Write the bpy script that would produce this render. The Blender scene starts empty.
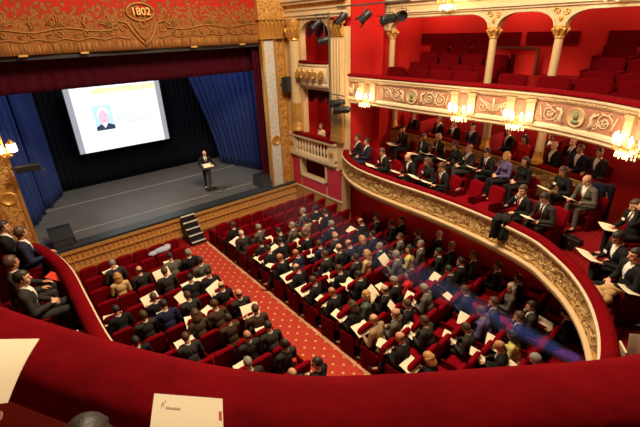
import bpy, bmesh, math, random
from mathutils import Vector, Matrix, noise
C = bpy.context.scene.collection
PI = math.pi
random.seed(7)

# ------------------------------------------------------------------ camera, world, lights, exposure
sc = bpy.context.scene
cam = bpy.data.objects.new('camera', bpy.data.cameras.new('camera'))
C.objects.link(cam)
cam.data.sensor_fit = 'HORIZONTAL'; cam.data.sensor_width = 36.0
cam.data.lens = 402.33 / 640 * 36.0
cam.data.clip_start = 0.02
EYE = 7.35
_R = ((0.77336, -0.286143, 0.565717), (-0.633204, -0.304876, 0.711409), (-0.031092, -0.90839, -0.416966))
cam.matrix_world = Matrix(((_R[0][0], -_R[0][1], -_R[0][2], 0), (_R[1][0], -_R[1][1], -_R[1][2], 0), (_R[2][0], -_R[2][1], -_R[2][2], EYE), (0, 0, 0, 1)))
sc.camera = cam
sc.view_settings.view_transform = 'Standard'; sc.view_settings.look = 'None'
sc.view_settings.gamma = 1; sc.view_settings.use_curve_mapping = False
sc.view_settings.exposure = 0.08
w = bpy.data.worlds.new('house'); sc.world = w; w.use_nodes = True
w.node_tree.nodes['Background'].inputs[0].default_value = (1, .72, .48, 1)
w.node_tree.nodes['Background'].inputs[1].default_value = 0.05

def light(name, kind, loc, energy, col, size=None, target=None, **kw):
    d = bpy.data.lights.new(name, kind); d.energy = energy; d.color = col
    if kind == 'AREA': d.shape = 'DISK'; d.size = size or 1
    elif size: d.shadow_soft_size = size
    for k, v in kw.items(): setattr(d, k, v)
    o = bpy.data.objects.new(name, d); C.objects.link(o); o.location = loc
    if target is not None:
        o.rotation_euler = (Vector(target) - Vector(loc)).to_track_quat('-Z', 'Y').to_euler()
    return o
WARM = (1, .79, .54)
light('chandelier_light', 'POINT', (4.6, 6.0, 11.8), 3300, WARM, 1.1)
light('ceiling_fill_light', 'AREA', (6.2, 6.5, 12.5), 900, WARM, 4.0, (5.5, 8, 0))  # broad unseen area light, added as general fill from above
light('stage_wash_light', 'AREA', (4.6, 17.2, 7.6), 180, (1, .93, .85), 2.5, (5.2, 17.4, 1))
light('curtain_wash_light', 'SPOT', (7.6, 15.9, 7.2), 190, (.62, .72, 1), .15, (9.2, 18.6, 3.0), spot_size=1.5, spot_blend=.8)
light('curtain_wash_light', 'SPOT', (2.0, 15.9, 7.2), 190, (.62, .72, 1), .15, (.5, 18.4, 3.4), spot_size=1.5, spot_blend=.8)
light('speaker_spot_light', 'SPOT', (7.6, 9.5, 8.6), 420, (1, .9, .75), .15, (6.76, 16.5, 2.0), spot_size=.22, spot_blend=.6)

# ------------------------------------------------------------------ materials
def nodes(name):
    m = bpy.data.materials.new(name); m.use_nodes = True
    nt = m.node_tree; b = nt.nodes['Principled BSDF']
    return m, nt, b
def nd(nt, kind, **kw):
    n = nt.nodes.new(kind)
    for k, v in kw.items():
        if k.startswith('i_'): n.inputs[int(k[2:])].default_value = v
        else: setattr(n, k, v)
    return n
def mat(name, col, rough=.7, metal=0, sheen=0, bump=0, bscale=40, var=0, vscale=6, emit=None, estr=0, spec=.5):
    m, nt, b = nodes(name)
    c4 = (*col, 1)
    b.inputs['Base Color'].default_value = c4; b.inputs['Roughness'].default_value = rough
    b.inputs['Metallic'].default_value = metal; b.inputs['Specular IOR Level'].default_value = spec
    if sheen:
        b.inputs['Sheen Weight'].default_value = sheen; b.inputs['Sheen Roughness'].default_value = .4
        b.inputs['Sheen Tint'].default_value = (min(1, col[0]*2+.1), col[1]*2+.02, col[2]*2+.02, 1)
    if emit:
        b.inputs['Emission Color'].default_value = (*emit, 1); b.inputs['Emission Strength'].default_value = estr
    tc = nd(nt, 'ShaderNodeTexCoord')
    if var:
        n = nd(nt, 'ShaderNodeTexNoise'); n.inputs['Scale'].default_value = vscale; n.inputs['Detail'].default_value = 4
        nt.links.new(tc.outputs['Object'], n.inputs['Vector'])
        mx = nd(nt, 'ShaderNodeMixRGB'); mx.inputs[1].default_value = tuple(x*(1-var) for x in col)+(1,)
        mx.inputs[2].default_value = tuple(min(1, x*(1+var)) for x in col)+(1,)
        nt.links.new(n.outputs['Fac'], mx.inputs[0]); nt.links.new(mx.outputs[0], b.inputs['Base Color'])
    if bump:
        n = nd(nt, 'ShaderNodeTexNoise'); n.inputs['Scale'].default_value = bscale; n.inputs['Detail'].default_value = 3
        nt.links.new(tc.outputs['Object'], n.inputs['Vector'])
        bp = nd(nt, 'ShaderNodeBump'); bp.inputs['Strength'].default_value = bump; bp.inputs['Distance'].default_value = .02
        nt.links.new(n.outputs['Fac'], bp.inputs['Height']); nt.links.new(bp.outputs[0], b.inputs['Normal'])
    return m
def relief(name, ground, gold, scale, bump=.9, lo=.42, hi=.56, metal=.35, rough=.42, kind='voronoi', third=None):
    """gilded ornament over a painted ground: a cell pattern decides where the gilding is"""
    m, nt, b = nodes(name)
    tc = nd(nt, 'ShaderNodeTexCoord')
    ns = nd(nt, 'ShaderNodeTexNoise'); ns.inputs['Scale'].default_value = scale*.7; ns.inputs['Detail'].default_value = 2
    nt.links.new(tc.outputs['Object'], ns.inputs['Vector'])
    ad = nd(nt, 'ShaderNodeMixRGB', blend_type='ADD'); ad.inputs[0].default_value = .22
    nt.links.new(tc.outputs['Object'], ad.inputs[1]); nt.links.new(ns.outputs['Color'], ad.inputs[2])
    if kind == 'voronoi':
        v = nd(nt, 'ShaderNodeTexVoronoi', feature='SMOOTH_F1'); v.inputs['Scale'].default_value = scale
        out = v.outputs['Distance']
    else:
        v = nd(nt, 'ShaderNodeTexNoise'); v.inputs['Scale'].default_value = scale; v.inputs['Detail'].default_value = 3
        out = v.outputs['Fac']
    nt.links.new(ad.outputs[0], v.inputs['Vector'])
    r = nd(nt, 'ShaderNodeValToRGB'); r.color_ramp.elements[0].position = lo; r.color_ramp.elements[1].position = hi
    r.color_ramp.elements[0].color = (*gold, 1); r.color_ramp.elements[1].color = (*ground, 1)
    if third:
        e = r.color_ramp.elements.new(max(.02, lo-.16)); e.color = (*third, 1)
    nt.links.new(out, r.inputs[0]); nt.links.new(r.outputs[0], b.inputs['Base Color'])
    b.inputs['Metallic'].default_value = metal; b.inputs['Roughness'].default_value = rough
    bp = nd(nt, 'ShaderNodeBump'); bp.inputs['Strength'].default_value = bump; bp.inputs['Distance'].default_value = .04; bp.invert = True
    nt.links.new(out, bp.inputs['Height']); nt.links.new(bp.outputs[0], b.inputs['Normal'])
    return m
def carpet(name, base, dot, pitch, rad=.16):
    m, nt, b = nodes(name)
    tc = nd(nt, 'ShaderNodeTexCoord'); sx = nd(nt, 'ShaderNodeSeparateXYZ'); nt.links.new(tc.outputs['Object'], sx.inputs[0])
    def mth(op, a, bb=None, c=None):
        n = nd(nt, 'ShaderNodeMath', operation=op)
        for i, q in enumerate((a, bb, c)):
            if q is None: continue
            if isinstance(q, (int, float)): n.inputs[i].default_value = q
            else: nt.links.new(q, n.inputs[i])
        return n.outputs[0]
    u = mth('DIVIDE', mth('ADD', sx.outputs[0], sx.outputs[1]), pitch); v = mth('DIVIDE', mth('SUBTRACT', sx.outputs[0], sx.outputs[1]), pitch)
    fu = mth('SUBTRACT', mth('FRACT', u), .5); fv = mth('SUBTRACT', mth('FRACT', v), .5)
    d = mth('SQRT', mth('ADD', mth('MULTIPLY', fu, fu), mth('MULTIPLY', fv, fv)))
    k = mth('LESS_THAN', d, rad)
    mx = nd(nt, 'ShaderNodeMixRGB'); nt.links.new(k, mx.inputs[0]); mx.inputs[1].default_value = (*base, 1); mx.inputs[2].default_value = (*dot, 1)
    ns = nd(nt, 'ShaderNodeTexNoise'); ns.inputs['Scale'].default_value = 14; nt.links.new(tc.outputs['Object'], ns.inputs[0])
    m2 = nd(nt, 'ShaderNodeMixRGB', blend_type='MULTIPLY'); m2.inputs[0].default_value = .35
    nt.links.new(mx.outputs[0], m2.inputs[1]); nt.links.new(ns.outputs['Fac'], m2.inputs[2]); nt.links.new(m2.outputs[0], b.inputs['Base Color'])
    b.inputs['Roughness'].default_value = .95; b.inputs['Specular IOR Level'].default_value = .1
    return m
M = {}
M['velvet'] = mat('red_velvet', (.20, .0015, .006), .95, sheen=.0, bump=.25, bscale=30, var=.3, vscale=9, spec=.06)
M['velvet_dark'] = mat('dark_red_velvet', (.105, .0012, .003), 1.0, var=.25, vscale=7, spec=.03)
M['velvet_rail'] = mat('rail_velvet', (.15, .001, .0035), .95, sheen=.0, bump=.6, bscale=7, var=.35, vscale=4, spec=.05)
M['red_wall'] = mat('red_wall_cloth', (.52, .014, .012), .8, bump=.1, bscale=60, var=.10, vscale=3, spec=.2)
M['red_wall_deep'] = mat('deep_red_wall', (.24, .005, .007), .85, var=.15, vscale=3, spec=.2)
M['maroon'] = mat('maroon_drape', (.045, .002, .008), .9, sheen=.0, var=.3, vscale=5, spec=.1)
M['cream'] = mat('cream_paint', (.57, .41, .21), .55, var=.08, vscale=8, bump=.12, bscale=25)
M['cream_pale'] = mat('pale_cream_paint', (.62, .49, .31), .5, var=.08, vscale=8)
M['gold'] = mat('gold_leaf', (.72, .40, .10), .38, metal=.65, bump=.5, bscale=22, var=.35, vscale=14)
M['gold_flat'] = mat('flat_gold_paint', (.62, .34, .085), .5, metal=.3, bump=.3, bscale=18, var=.25, vscale=9)
M['gold_relief'] = relief('gilded_relief', (.26, .13, .04), (.80, .50, .17), 19, third=(.90, .68, .32))
M['pilaster_panel'] = relief('painted_pilaster_panel', (.58, .62, .62), (.72, .45, .15), 9, lo=.22, hi=.30, bump=.5, metal=.15)
M['brown_gold'] = relief('brown_gilding', (.38, .17, .045), (.66, .37, .10), 14, bump=.6)
M['pink_panel'] = relief('pink_stucco', (.33, .13, .08), (.43, .20, .12), 26, bump=.3, metal=0, rough=.6)
M['rose_panel'] = mat('rose_panel_paint', (.48, .028, .06), .6, var=.1)
M['tan_panel'] = mat('tan_varnished_panel', (.42, .22, .07), .55, var=.25, vscale=2.5, bump=.1)
M['stage_front'] = mat('ochre_stage_front', (.56, .26, .07), .6, var=.2, vscale=5)
M['stage_floor'] = mat('grey_stage_floor', (.10, .096, .09), .42, var=.25, vscale=1.6)
M['stage_edge'] = mat('dark_stage_lip', (.025, .03, .036), .4, var=.2)
M['tape'] = mat('pale_stage_tape', (.30, .29, .26), .6)
M['blue'] = mat('blue_velvet_curtain', (.018, .034, .13), .85, sheen=.25, var=.25, vscale=4, spec=.15)
M['black_cloth'] = mat('black_drape', (.004, .005, .009), .9, spec=.1)
M['black'] = mat('black_metal', (.012, .012, .014), .45, var=.2)
M['grey_metal'] = mat('dull_grey_metal', (.16, .15, .14), .4, metal=.7)
M['carpet'] = carpet('dotted_red_carpet', (.58, .060, .034), (.84, .48, .18), .36, .13)
M['carpet_dark'] = carpet('dark_red_carpet', (.24, .006, .008), (.34, .03, .015), .22, .10)
M['border'] = relief('carpet_border', (.62, .20, .12), (.80, .44, .22), 26, bump=0, metal=0, rough=.95)
M['paper'] = mat('cream_paper', (.90, .79, .56), .7, spec=.2)
M['paper_red'] = mat('red_cover', (.62, .035, .02), .5)
M['ink'] = mat('grey_ink', (.30, .26, .20), .8)
M['bulb'] = mat('lit_lamp_glass', (1, .9, .7), .4, emit=(1, .78, .48), estr=26)
M['crystal'] = mat('lit_crystal', (1, .85, .6), .15, emit=(1, .66, .28), estr=3.0)
M['wood'] = mat('dark_wood', (.10, .032, .012), .45, var=.3)
M['leather'] = mat('black_leather', (.012, .010, .010), .35, bump=.3, bscale=60)
M['silver'] = mat('silver_buckle', (.7, .68, .62), .3, metal=1)
M['white'] = mat('white_plastic', (.8, .78, .72), .5)
SKIN = [mat('skin', c, .55, var=.08, vscale=12) for c in ((.62, .30, .17), (.70, .37, .23), (.50, .22, .12))]
HAIR = {'d': mat('dark_hair', (.018, .011, .008), .55, bump=.15, bscale=90), 'b': mat('brown_hair', (.075, .032, .014), .55, bump=.15, bscale=90),
        'g': mat('grey_hair', (.26, .23, .20), .6, bump=.15, bscale=90), 'w': mat('white_hair', (.72, .64, .52), .6, bump=.15, bscale=90),
        'y': mat('blonde_hair', (.52, .27, .08), .55, bump=.15, bscale=90), 'r': mat('ginger_hair', (.26, .085, .025), .55, bump=.15, bscale=90),
        'n': mat('cropped_hair', (.20, .11, .07), .7)}
CLOTH = {'K': ('black', (.010, .009, .009)), 'C': ('charcoal', (.030, .026, .023)), 'N': ('navy', (.014, .017, .045)), 'G': ('grey', (.115, .098, .075)),
         'B': ('brown', (.058, .033, .017)), 'T': ('tan', (.33, .21, .11)), 'X': ('cream', (.66, .44, .18)), 'R': ('red', (.56, .018, .016)),
         'P': ('purple', (.115, .085, .20)), 'Y': ('yellow', (.62, .55, .16)), 'J': ('plaid', (.10, .13, .10)), 'S': ('beige', (.62, .42, .27))}
CLOTHM = {k: mat(v[0] + '_cloth', v[1], .85, bump=.25, bscale=50, var=.2, vscale=10, spec=.25) for k, v in CLOTH.items()}
M['shirt'] = mat('white_shirt', (.78, .74, .66), .8)
M['tie'] = mat('dark_tie', (.05, .012, .02), .6); M['tie_red'] = mat('red_tie', (.34, .02, .02), .6)
M['shoe'] = mat('black_shoe', (.008, .007, .006), .3)
M['eye'] = mat('dark_eye', (.02, .012, .008), .2); M['lip'] = mat('lip', (.36, .10, .08), .5)

# ------------------------------------------------------------------ mesh helpers
class MB:
    def __init__(s): s.v = []; s.f = []
    def add(s, vs, fs):
        n = len(s.v); s.v += [tuple(v) for v in vs]; s.f += [tuple(i + n for i in f) for f in fs]; return s
    def box(s, c, d, rz=0, m=None):
        x, y, z = d[0]/2, d[1]/2, d[2]/2
        vs = [Vector((a*x, b*y, e*z)) for e in (-1, 1) for b in (-1, 1) for a in (-1, 1)]
        mt = Matrix.Translation(c) @ (m if m is not None else Matrix.Rotation(rz, 4, 'Z'))
        return s.add([mt @ v for v in vs], [(0, 2, 3, 1), (4, 5, 7, 6), (0, 1, 5, 4), (2, 6, 7, 3), (0, 4, 6, 2), (1, 3, 7, 5)])
    def rbox(s, c, d, r=.02, m=None, seg=2):
        """rounded box"""
        bm = bmesh.new(); bmesh.ops.create_cube(bm, size=1)
        bmesh.ops.scale(bm, vec=d, verts=bm.verts)
        bmesh.ops.bevel(bm, geom=bm.edges[:], offset=min(r, min(d)*.49), segments=seg, affect='EDGES', profile=.5)
        mt = Matrix.Translation(c) @ (m if m is not None else Matrix())
        return s.bm(bm, mt)
    def bm(s, bm, mt=None):
        bm.verts.index_update()
        s.add([(mt @ v.co) if mt is not None else v.co for v in bm.verts], [[v.index for v in f.verts] for f in bm.faces]); bm.free(); return s
    def tube(s, pts, r, n=8, cap=True):
        pts = [Vector(p) for p in pts]; rs = r if isinstance(r, (list, tuple)) else [r]*len(pts)
        vs = []; prev = None
        for i, p in enumerate(pts):
            t = (pts[min(i+1, len(pts)-1)] - pts[max(i-1, 0)])
            if t.length < 1e-9: t = Vector((0, 0, 1))
            t.normalize()
            if prev is None: a = t.orthogonal().normalized()
            else:
                a = prev - t*prev.dot(t)
                a = a.normalized() if a.length > 1e-6 else t.orthogonal().normalized()
            prev = a; b = t.cross(a)
            for k in range(n):
                an = 2*PI*k/n; vs.append(p + (a*math.cos(an) + b*math.sin(an))*rs[i])
        fs = [(i*n+k, i*n+(k+1) % n, (i+1)*n+(k+1) % n, (i+1)*n+k) for i in range(len(pts)-1) for k in range(n)]
        if cap: fs += [tuple(range(n-1, -1, -1)), tuple(range((len(pts)-1)*n, len(pts)*n))]
        return s.add(vs, fs)
    def lathe(s, prof, c=(0, 0, 0), n=16, m=None):
        vs = []; mt = Matrix.Translation(c) @ (m if m is not None else Matrix())
        for r, z in prof:
            for k in range(n):
                a = 2*PI*k/n; vs.append(mt @ Vector((r*math.cos(a), r*math.sin(a), z)))
        L = len(prof)
        fs = [(i*n+k, i*n+(k+1) % n, (i+1)*n+(k+1) % n, (i+1)*n+k) for i in range(L-1) for k in range(n)]
        fs += [tuple(range(n-1, -1, -1)), tuple(range((L-1)*n, L*n))]
        return s.add(vs, fs)
    def ell(s, c, r, m=None, sub=2):
        bm = bmesh.new(); bmesh.ops.create_icosphere(bm, subdivisions=sub, radius=1)
        mt = Matrix.Translation(c) @ (m if m is not None else Matrix()) @ Matrix.Diagonal((*r, 1))
        return s.bm(bm, mt)
    def cap(s, a, b, ra, rb, n=12):
        """tapered capsule"""
        a, b = Vector(a), Vector(b); d = b - a; L = d.length
        if L < 1e-6: return s.ell(a, (ra,)*3)
        q = d.to_track_quat('Z', 'Y').to_matrix().to_4x4()
        prof = [(ra*math.sin(t), -ra*math.cos(t)) for t in (.15, .6, 1.1, PI/2)] + [(rb*math.cos(t), L + rb*math.sin(t)) for t in (0, .5, 1.0, 1.42)]
        return s.lathe(prof, a, n, q)
    def prism(s, poly, d0, d1, m):
        """polygon (u,v) extruded along w from d0 to d1, mapped by matrix m (u,v,w)->world"""
        n = len(poly)
        vs = [m @ Vector((p[0], p[1], d0)) for p in poly] + [m @ Vector((p[0], p[1], d1)) for p in poly]
        fs = [tuple(range(n-1, -1, -1)), tuple(range(n, 2*n))] + [(i, (i+1) % n, n+(i+1) % n, n+i) for i in range(n)]
        return s.add(vs, fs)
    def sweep(s, path, prof, closed_prof=True):
        """path: list of (P, N) with N the horizontal unit normal; prof: (offset along N, z)"""
        n = len(prof); vs = []
        for p, nn in path:
            for o, z in prof: vs.append((p[0] + nn[0]*o, p[1] + nn[1]*o, z))
        L = len(path); rng = range(n) if closed_prof else range(n-1)
        fs = [(i*n+k, i*n+(k+1) % n, (i+1)*n+(k+1) % n, (i+1)*n+k) for i in range(L-1) for k in rng]
        if closed_prof: fs += [tuple(range(n-1, -1, -1)), tuple(range((L-1)*n, L*n))]
        return s.add(vs, fs)
    def mesh(s, name, mats=(), smooth=None):
        me = bpy.data.meshes.new(name); me.from_pydata(s.v, [], s.f)
        bm = bmesh.new(); bm.from_mesh(me); bmesh.ops.recalc_face_normals(bm, faces=bm.faces); bm.to_mesh(me); bm.free()
        for m in mats: me.materials.append(m)
        if smooth: shade(me, smooth)
        return me
    def build(s, name, m, parent=None, smooth=None, loc=None, kind=None):
        o = bpy.data.objects.new(name, s.mesh(name, [m] if m else [], smooth)); C.objects.link(o)
        if parent is not None: o.parent = parent
        if loc is not None: o.location = loc
        if kind: o['kind'] = kind
        return o
def shade(me, ang=40):
    me.polygons.foreach_set('use_smooth', [True]*len(me.polygons))
    if ang < 180: me.set_sharp_from_angle(angle=math.radians(ang))
def tag(o, label=None, cat=None, group=None, kind=None):
    if label: o['label'] = label
    if cat: o['category'] = cat
    if group: o['group'] = group
    if kind: o['kind'] = kind
    return o
def empty(name, loc=(0, 0, 0), rz=0):
    o = bpy.data.objects.new(name, None); C.objects.link(o); o.location = loc; o.rotation_euler = (0, 0, rz); o.empty_display_size = .1
    return o
def inst(name, me, parent=None, m=None, loc=None, rot=None, mtx=None):
    o = bpy.data.objects.new(name, me); C.objects.link(o)
    if parent is not None: o.parent = parent
    if loc is not None: o.location = loc
    if rot is not None: o.rotation_euler = rot
    if mtx is not None: o.matrix_local = mtx
    if m is not None:
        o.material_slots[0].link = 'OBJECT'; o.material_slots[0].material = m
    return o
def copy_tree(o, parent=None, done=None):
    c = o.copy(); C.objects.link(c)
    if parent is not None: c.parent = parent
    for ch in o.children: copy_tree(ch, c)
    return c
def spline(pts, step=.12):
    """Catmull-Rom through 2-D points, resampled; returns [(P, N)] with N to the left of travel"""
    P = [Vector(p) for p in pts]; P = [2*P[0]-P[1]] + P + [2*P[-1]-P[-2]]
    raw = []
    for i in range(1, len(P)-2):
        for k in range(12):
            t = k/12; a, b, c, d = P[i-1:i+3]
            raw.append(.5*((2*b) + (c-a)*t + (2*a-5*b+4*c-d)*t*t + (3*b-a-3*c+d)*t**3))
    raw.append(P[-2]); out = [raw[0]]; acc = 0
    for a, b in zip(raw, raw[1:]):
        acc += (b-a).length
        if acc >= step: out.append(b); acc = 0
    if (out[-1]-raw[-1]).length > 1e-4: out.append(raw[-1])
    res = []
    for i, p in enumerate(out):
        t = (out[min(i+1, len(out)-1)] - out[max(i-1, 0)]).normalized()
        res.append((p, Vector((-t.y, t.x))))
    return res
def clip(path, f): return [q for q in path if f(q[0])]
ORD = ['', 'first', 'second', 'third', 'fourth', 'fifth', 'sixth', 'seventh', 'eighth', 'ninth', 'tenth', 'eleventh', 'twelfth', 'thirteenth', 'fourteenth', 'fifteenth', 'sixteenth', 'seventeenth', 'eighteenth']
# ------------------------------------------------------------------ floors of the pit and the stage
def slab(name, pts, z0, z1, m):
    mb = MB(); mb.prism(pts, z0, z1, Matrix()); return mb.build(name, m, kind='structure')
slab('floor', [(-1.2, .2), (10.45, .2), (10.45, 14.45), (-1.2, 14.45)], -.12, 0, M['carpet_dark'])
o = slab('aisle_carpet', [(3.95, .6), (5.05, .6), (5.05, 13.5), (3.95, 13.5)], 0.0, .012, M['carpet'])
mb = MB(); mb.box((5.10, 7.05, .007), (.085, 12.9, .014)); mb.box((3.91, 7.05, .007), (.085, 12.9, .014)); mb.build('border', M['border'], o)
slab('stage_floor', [(-.9, 14.42), (10.1, 14.42), (10.1, 21.2), (-.9, 21.2)], .86, 1.0, M['stage_floor'])
mb = MB(); mb.box((4.6, 14.62, .965), (11, .5, .09)); mb.build('stage_floor_lip', M['stage_edge'], kind='structure')
t = MB(); t.box((4.6, 18.55, 1.002), (9.0, .05, .004)); t.box((4.6, 15.64, 1.002), (9.4, .05, .004))
tag(t.build('stage_floor_tape', M['tape'], kind='structure'))
# stage front: panelled board with two rails and a row of turned pilaster strips
fr = MB(); fr.box((4.6, 14.44, .45), (11, .06, .9)); o = fr.build('wall_stage_front', M['stage_front'], kind='structure')
r = MB()
for z, h, d in ((.86, .10, .07), (.50, .05, .05), (.16, .10, .06)): r.box((4.6, 14.40 - d/2, z), (11, d, h))
r.build('rail_moulding', M['gold_flat'], o)
r = MB()
for i in range(66):
    x = -.7 + i*.165
    if 4.45 < x < 5.1: continue
    r.lathe([(.012, 0), (.03, .05), (.02, .1), (.028, .16), (.012, .27)], (x, 14.40, .545), 8)
    r.lathe([(.012, 0), (.03, .05), (.02, .1), (.028, .16), (.012, .27)], (x, 14.40, .215), 8)
r.build('turned_strip', M['gold_flat'], o, smooth=60)
# steps from the pit to the stage
st = empty('stage_steps', (4.8, 13.95, 0)); tag(st, 'black five-tread steps with pale nosings from the aisle up to the stage', 'steps')
body = MB(); nos = MB()
for k in range(5):
    y = .42 - k*.19; z = .98 - k*.2
    body.box((0, y-.02, z/2), (.56, .2, z)); nos.box((0, y-.125, z-.012), (.56, .03, .035))
body.build('tread', M['black'], st); nos.build('nosing', M['white'], st)

# ------------------------------------------------------------------ stage house
mb = MB(); mb.box((4.6, 21.3, 4.6), (13, .1, 7.4)); mb.build('wall_stage_rear', M['black_cloth'], kind='structure')
for sx, nm in ((-1.6, 'wall_stage_side'), (11.2, 'wall_stage_far_side')):
    mb = MB(); mb.box((sx, 18.1, 4.6), (.1, 6.5, 7.4)); mb.build(nm, M['black_cloth'], kind='structure')
mb = MB(); mb.box((4.6, 18, 8.5), (13, 7, .1)); mb.build('ceiling_stage', M['black_cloth'], kind='structure')
def drape(name, p0, p1, z0, z1, nf, amp, m, label, cat='curtain', p1_top=None, parent=None):
    p0, p1 = Vector(p0), Vector(p1); d = p1-p0; pt = Vector(p1_top) if p1_top else p1; nn = Vector((-d.y, d.x)).normalized(); mb = MB()
    n = nf*8; nz = 14; rnd = random.Random(name + str(p0.x)); ph = [rnd.uniform(-.5, .5) for _ in range(nf+1)]; am = [rnd.uniform(.6, 1.3) for _ in range(nf+1)]
    vs = []
    for j in range(nz+1):
        z = z0 + (z1-z0)*j/nz
        for i in range(n+1):
            t = i/n; k = int(t*nf) if t < 1 else nf-1
            a = amp*am[k]*math.sin(2*PI*t*nf + ph[k]*.6*(1-j/nz))*(1-.25*j/nz)
            q = p0 + ((p1 + (pt-p1)*(j/nz)**1.3) - p0)*t + nn*a
            vs.append((q.x, q.y, z))
    fs = [(j*(n+1)+i, j*(n+1)+i+1, (j+1)*(n+1)+i+1, (j+1)*(n+1)+i) for j in range(nz) for i in range(n)]
    mb.add(vs, fs); me = mb.mesh(name, [m]); shade(me, 180)
    o = bpy.data.objects.new(name, me); C.objects.link(o)
    so = o.modifiers.new('thickness', 'SOLIDIFY'); so.thickness = .012
    if parent is not None: o.parent = parent
    elif label: tag(o, label, cat)
    return o
drape('black_drape', (-.8, 20.6), (10.0, 20.6), 1.02, 8.0, 46, .035, M['black_cloth'], 'black drape hanging across the whole rear of the stage')
drape('blue_curtain', (9.95, 16.35), (8.95, 19.6), 1.03, 7.6, 13, .15, M['blue'], 'blue velvet curtain in deep folds behind the speaker, next to the gilded pilaster', p1_top=(7.15, 19.8))
drape('blue_curtain', (-.25, 16.3), (.55, 18.3), 1.03, 7.6, 7, .12, M['blue'], 'blue velvet curtain beside the wall lamp, closest to the stage edge')
drape('blue_curtain', (.75, 18.7), (1.5, 20.35), 1.03, 7.6, 6, .12, M['blue'], 'blue velvet curtain hanging between the screen and the other blue curtain by the lamp')
drape('red_border_curtain', (-.9, 15.35), (10.2, 15.35), 5.86, 8.3, 30, .03, M['maroon'], 'dark red border curtain hung under the embroidered valance')
drape('red_leg_curtain', (8.72, 14.98), (10.1, 14.92), 1.03, 8.2, 9, .04, M['maroon'], 'narrow dark red curtain between the blue curtain and the gilded pilaster')
# projection screen
s = empty('projection_screen', (4.58, 20.0, 4.04)); tag(s, 'large lit projection screen showing a portrait slide above the stage', 'screen')
def emis(name, col, e):
    return mat(name, tuple(c*.3 for c in col), .6, emit=col, estr=e)
EW = emis('lit_slide_white', (.88, .95, 1), 1.0)
W_, H_ = 3.96, 2.76
mb = MB(); mb.box((0, .03, 0), (W_+.06, .05, H_+.06)); mb.build('frame', M['black'], s)
for x in (-1.7, 1.7): MB().tube([(x, .05, H_/2), (x, .05, 4.42)], .008, 6).build('suspension_cable', M['black'], s)
mb = MB(); mb.box((0, 0, 0), (W_-.44, .012, H_)); mb.build('slide', EW, s)
EG = emis('dim_slide_margin', (.55, .58, .66), .55)
for x in (-(W_-.22)/2, (W_-.22)/2):
    mb = MB(); mb.box((x, 0, 0), (.22, .012, H_)); mb.build('margin', EG, s)
mb = MB(); mb.box((.42, -.008, 1.17), (2.65, .006, .24)); mb.build('yellow_banner', emis('lit_slide_yellow', (.97, .96, .50), .98), s)
pt = empty('portrait', (-.70, -.008, .06)); pt.parent = s
def flat(mb, poly, y):   # poly in x,z facing -Y
    n = len(poly); return mb.add([(p[0], y, p[1]) for p in poly] + [(p[0], y+.003, p[1]) for p in poly], [tuple(range(n))] + [(i, (i+1) % n, n+(i+1) % n, n+i) for i in range(n)])
def elp(cx, cz, rx, rz, n=20, a0=0, a1=2*PI): return [(cx+rx*math.cos(a0+(a1-a0)*k/n), cz+rz*math.sin(a0+(a1-a0)*k/n)) for k in range(n)]
flat(MB(), [(-.38, -.55), (.38, -.55), (.38, .50), (-.38, .50)], 0).build('portrait_ground', emis('lit_slide_sky', (.55, .86, .97), .95), pt)
flat(MB(), elp(.0, .10, .25, .33), -.004).build('portrait_hair', emis('lit_slide_hair', (.86, .88, .98), .95), pt)
flat(MB(), elp(.0, -.02, .215, .32), -.008).build('portrait_face', emis('lit_slide_face', (.90, .66, .80), .9), pt)
flat(MB(), [(-.38, -.55), (-.38, -.40), (-.14, -.27), (-.02, -.48), (.12, -.27), (.38, -.38), (.38, -.55)], -.012).build('portrait_suit', emis('lit_slide_suit', (.06, .08, .16), .5), pt)
flat(MB(), [(-.12, -.27), (.11, -.27), (.02, -.55), (-.06, -.55)], -.010).build('portrait_shirt', EW, pt)
EF = emis('lit_slide_feature', (.42, .26, .38), .8)
for x in (-.075, .075): flat(MB(), elp(x, .07, .035, .014), -.012).build('portrait_eye', EF, pt)
flat(MB(), elp(0, -.13, .07, .014), -.012).build('portrait_mouth', EF, pt)
rn = random.Random(5); ET = emis('lit_slide_text', (.62, .62, .70), .9)
for z, x1 in ((-.02, .62), (-.14, .95), (-.28, 1.42)):
    x = -.28; tl = MB()
    while x < x1:
        wd = rn.uniform(.05, .17); flat(tl, [(x, z), (min(x1, x+wd), z), (min(x1, x+wd), z+.035), (x, z+.035)], -.008); x += wd+.03
    tl.build('text_line', ET, s)

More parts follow.
